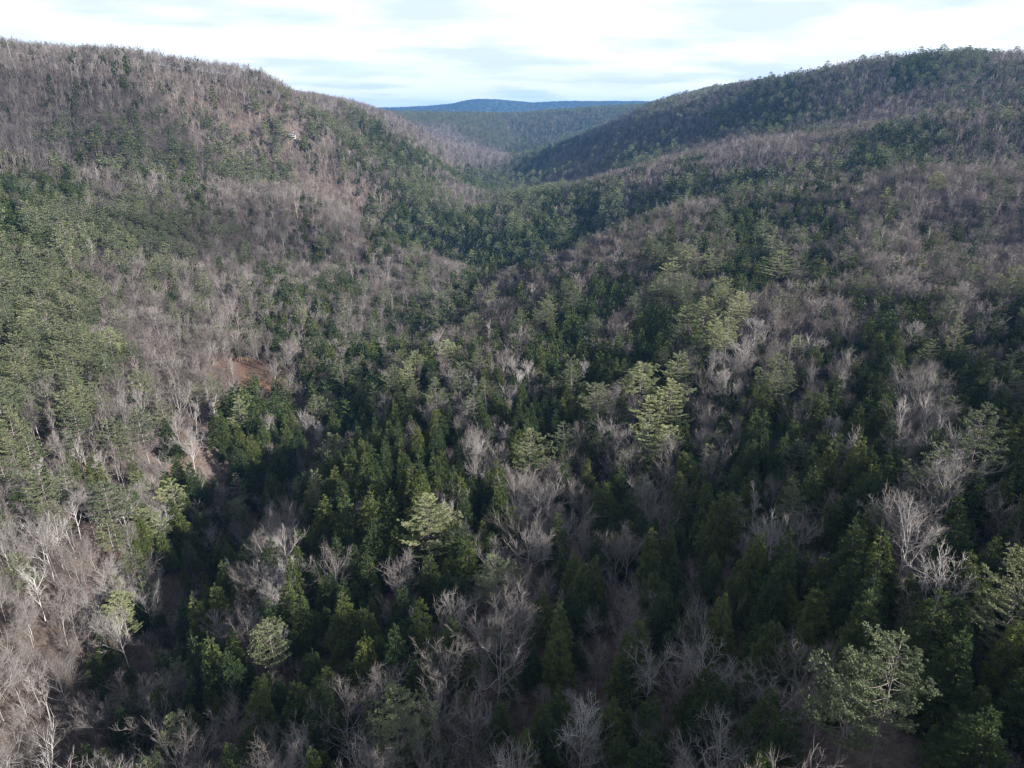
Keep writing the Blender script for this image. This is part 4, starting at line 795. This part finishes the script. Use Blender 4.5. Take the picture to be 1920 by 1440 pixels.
# ---------------------------------------------------------------- far blue mountains
def mountains():
    xs = np.linspace(-5200, 5200, 900); ys = np.linspace(7400, 10600, 60); GX, GY = np.meshgrid(xs, ys)
    kx = np.array([-5200, -2600, -1830, -1480, -950, -700, -540, -380, -235, -100, 100, 280, 540, 820, 1150, 1600, 2080, 3200, 5200.])
    kz = np.array([20, 60, 62, 76, 96, 118, 150, 168, 172, 160, 142, 128, 146, 140, 150, 138, 140, 110, 60.])
    prof = np.interp(GX + 60 * vnoise(GX, GY, 900, 4), kx, kz); bell = np.clip(1 - ((GY - 9000) / 1500) ** 2, 0, 1) ** .8
    GZ = -90 + (prof + 90) * bell + 14 * vnoise(GX, GY, 260, 6) * bell + 16 * vnoise(GX, GY, 24, 7)
    nx, ny = len(xs), len(ys); i = (np.arange(ny - 1)[:, None] * nx + np.arange(nx - 1)[None]).ravel()
    T = np.concatenate([np.stack([i, i + 1, i + nx + 1], 1), np.stack([i, i + nx + 1, i + nx], 1)])
    m, t, o = new_mat('far_forest'); tcc = N(t, 'ShaderNodeTexCoord'); a = N(t, 'ShaderNodeTexNoise'); a.inputs['Scale'].default_value = .02; a.inputs['Detail'].default_value = 6
    t.links.new(tcc.outputs['Object'], a.inputs['Vector']); r = N(t, 'ShaderNodeValToRGB'); e = r.color_ramp.elements
    e[0].position = .35; e[0].color = (.008, .018, .018, 1); e[1].position = .7; e[1].color = (.05, .07, .055, 1); t.links.new(a.outputs[0], r.inputs[0])
    d = N(t, 'ShaderNodeBsdfDiffuse'); t.links.new(r.outputs[0], d.inputs[0]); t.links.new(d.outputs[0], o.inputs[0])
    tag(link(bpy.data.objects.new('mountains', mesh_from('mountains', np.stack([GX, GY, GZ], -1).reshape(-1, 3), T, [m]))), 'low blue forested mountains far beyond the valley', kind='structure')
mountains()

# ---------------------------------------------------------------- houses
def plain(name, c):
    m, t, o = new_mat(name); d = N(t, 'ShaderNodeBsdfDiffuse'); tcc = N(t, 'ShaderNodeTexCoord'); a = N(t, 'ShaderNodeTexNoise'); a.inputs['Scale'].default_value = 3
    t.links.new(tcc.outputs['Object'], a.inputs['Vector']); r = N(t, 'ShaderNodeValToRGB'); e = r.color_ramp.elements
    e[0].color = (*[v * .8 for v in c], 1); e[1].color = (*[min(1, v * 1.15) for v in c], 1); t.links.new(a.outputs[0], r.inputs[0]); t.links.new(r.outputs[0], d.inputs[0]); t.links.new(d.outputs[0], o.inputs[0]); return m
CUBE = np.array([(0, 2, 1), (0, 3, 2), (4, 5, 6), (4, 6, 7), (0, 1, 5), (0, 5, 4), (1, 2, 6), (1, 6, 5), (2, 3, 7), (2, 7, 6), (3, 0, 4), (3, 4, 7)])
def box(mb, x0, x1, y0, y1, z0, z1): mb.add([(x0, y0, z0), (x1, y0, z0), (x1, y1, z0), (x0, y1, z0), (x0, y0, z1), (x1, y0, z1), (x1, y1, z1), (x0, y1, z1)], CUBE)
def part(name, mb, m, parent): v, t = mb.arr(); return link(bpy.data.objects.new(name, mesh_from(name, v, t, [m])), parent)
MW = {'siding': plain('pale_siding', (.34, .35, .36)), 'roof': plain('grey_roof', (.19, .20, .21)), 'dark': plain('window_glass', (.03, .035, .04)), 'wood': plain('deck_wood', (.32, .29, .27)), 'brown': plain('brown_siding', (.13, .09, .07)), 'droof': plain('dark_roof', (.07, .07, .08))}
def house(loc, rz, sc, wall, roof, label, deck=True):
    e = link(bpy.data.objects.new('house', None)); e.location = loc; e.rotation_euler = (0, 0, rz); e.scale = (sc,) * 3; tag(e, label, 'house')
    w = MB(); box(w, -5.5, 5.5, 0, 8, -1.5, 5.6); w.add([(-5.5, 0, 5.6), (5.5, 0, 5.6), (0, 0, 8.9), (-5.5, 8, 5.6), (5.5, 8, 5.6), (0, 8, 8.9)], [(0, 1, 2), (3, 5, 4)]); part('wall', w, MW[wall], e)
    r = MB()
    for s in (-1, 1):
        a = np.array([(0, -1.1, 9.25), (0, 9, 9.25), (s * 6.5, 9, 5.35), (s * 6.5, -1.1, 5.35)]); b = a - [0, 0, .28]; r.add(np.concatenate([a, b]), [(0, 1, 2), (0, 2, 3), (4, 6, 5), (4, 7, 6), (0, 3, 7), (0, 7, 4), (1, 5, 6), (1, 6, 2), (2, 6, 7), (2, 7, 3)])
    rf = part('roof', r, MW[roof], e); c = MB(); box(c, 2.0, 2.9, 5, 5.9, 7, 10.1); part('chimney', c, MW['wood'], rf)
    for x0, x1, z0, z1 in ((-4.6, -2.9, 3.5, 5.0), (-1.9, 1.9, 3.3, 5.3), (2.9, 4.6, 3.5, 5.0), (-4.6, -2.4, .4, 2.0), (-.9, .9, .2, 2.2), (2.4, 4.6, .4, 2.0)):
        f = MB(); box(f, x0 - .14, x1 + .14, -.06, .02, z0 - .14, z1 + .14); fr = part('window', f, MW['siding'], e); g = MB(); box(g, x0, x1, -.10, -.055, z0, z1); part('pane', g, MW['dark'], fr)
    if deck:
        d = MB(); box(d, -7.2, 6.4, -3.2, -.01, 2.55, 2.85); part('deck', d, MW['wood'], e); q = MB()
        for x in np.linspace(-7, 6.2, 7): box(q, x - .1, x + .1, -3.15, -2.95, -2.0, 2.55)
        part('deck_posts', q, MW['wood'], e); q = MB(); box(q, -7.2, 6.4, -3.18, -3.08, 3.7, 3.82)
        for x in np.linspace(-7.1, 6.3, 28): box(q, x - .04, x + .04, -3.16, -3.1, 2.85, 3.7)
        part('railing', q, MW['siding'], e)
hx, hy, hz = (-308.2, 1051.8, -31.9)
house((hx, hy, hz + .8), R(14), .9, 'siding', 'roof', 'pale gabled house with a railed deck alone high on the left wooded hillside')
hx, hy, hz = (-345.0, 3772.1, -18.4)
house((hx, hy, hz + 5), R(-6), 1.5, 'brown', 'droof', 'tiny dark roofed house in the far pale woods below the blue mountains', deck=False)

# ---------------------------------------------------------------- air
def haze():
    mb = MB(); box(mb, -14500, 14500, -1700, 20500, -420, 330); m, t, o = new_mat('haze'); v = N(t, 'ShaderNodeVolumePrincipled')
    v.inputs['Color'].default_value = (.19, .46, 1.0, 1); v.inputs['Density'].default_value = HAZE; v.inputs['Anisotropy'].default_value = .1
    t.links.new(v.outputs[0], o.inputs['Volume']); vv, tt = mb.arr()
    tag(link(bpy.data.objects.new('haze', mesh_from('haze', vv, tt, [m]))), 'thin blue haze filling the valley air', 'haze', kind='stuff')
HAZE = 4.8e-5
haze()

# ---------------------------------------------------------------- unseen clouds added towards the sun to shade parts of the hillsides
def cloud(at_, rx, ry, rz, seed):
    c = Vector(at_) + sun_dir * 2600; rg = np.random.default_rng(seed); V = []; n_, m_ = 96, 48
    th, ph_ = np.meshgrid(np.linspace(0, 2 * math.pi, n_, endpoint=False), np.linspace(0.02, math.pi - .02, m_)); d = np.stack([np.sin(ph_) * np.cos(th), np.sin(ph_) * np.sin(th), np.cos(ph_)], -1)
    k = np.ones(th.shape)
    for q in range(34):
        v = rg.normal(size=3); v /= np.linalg.norm(v); k += rg.uniform(.06, .22) * np.clip((d @ v - .80) / .20, -0.1, 1)
    V = (d * (k * .8)[..., None] * [rx, ry, rz]).reshape(-1, 3); i = (np.arange(m_ - 1)[:, None] * n_ + np.arange(n_)[None]).ravel(); j = (np.arange(m_ - 1)[:, None] * n_ + (np.arange(n_) + 1)[None] % n_).ravel()
    T = np.concatenate([np.stack([i, i + n_, j], 1), np.stack([j, i + n_, j + n_], 1)])
    m, t, o = new_mat('cloud'); dd = N(t, 'ShaderNodeBsdfDiffuse'); dd.inputs[0].default_value = (.9, .9, .92, 1); tp_ = N(t, 'ShaderNodeBsdfTransparent'); mx_ = N(t, 'ShaderNodeMixShader'); mx_.inputs[0].default_value = .72
    t.links.new(dd.outputs[0], mx_.inputs[1]); t.links.new(tp_.outputs[0], mx_.inputs[2]); t.links.new(mx_.outputs[0], o.inputs[0])
    ob = link(bpy.data.objects.new('cloud', mesh_from('cloud', V, T, [m], smooth=True))); ob.location = c; tag(ob, 'unseen white cumulus added out of view to shade a hillside', kind='structure')
for c_ in ((-560, 800, 0, 330, 260, 80, 1), (-260, 640, -90, 170, 110, 50, 2), (780, 1700, 60, 480, 170, 60, 4)):
    cloud(c_[:3], *c_[3:])
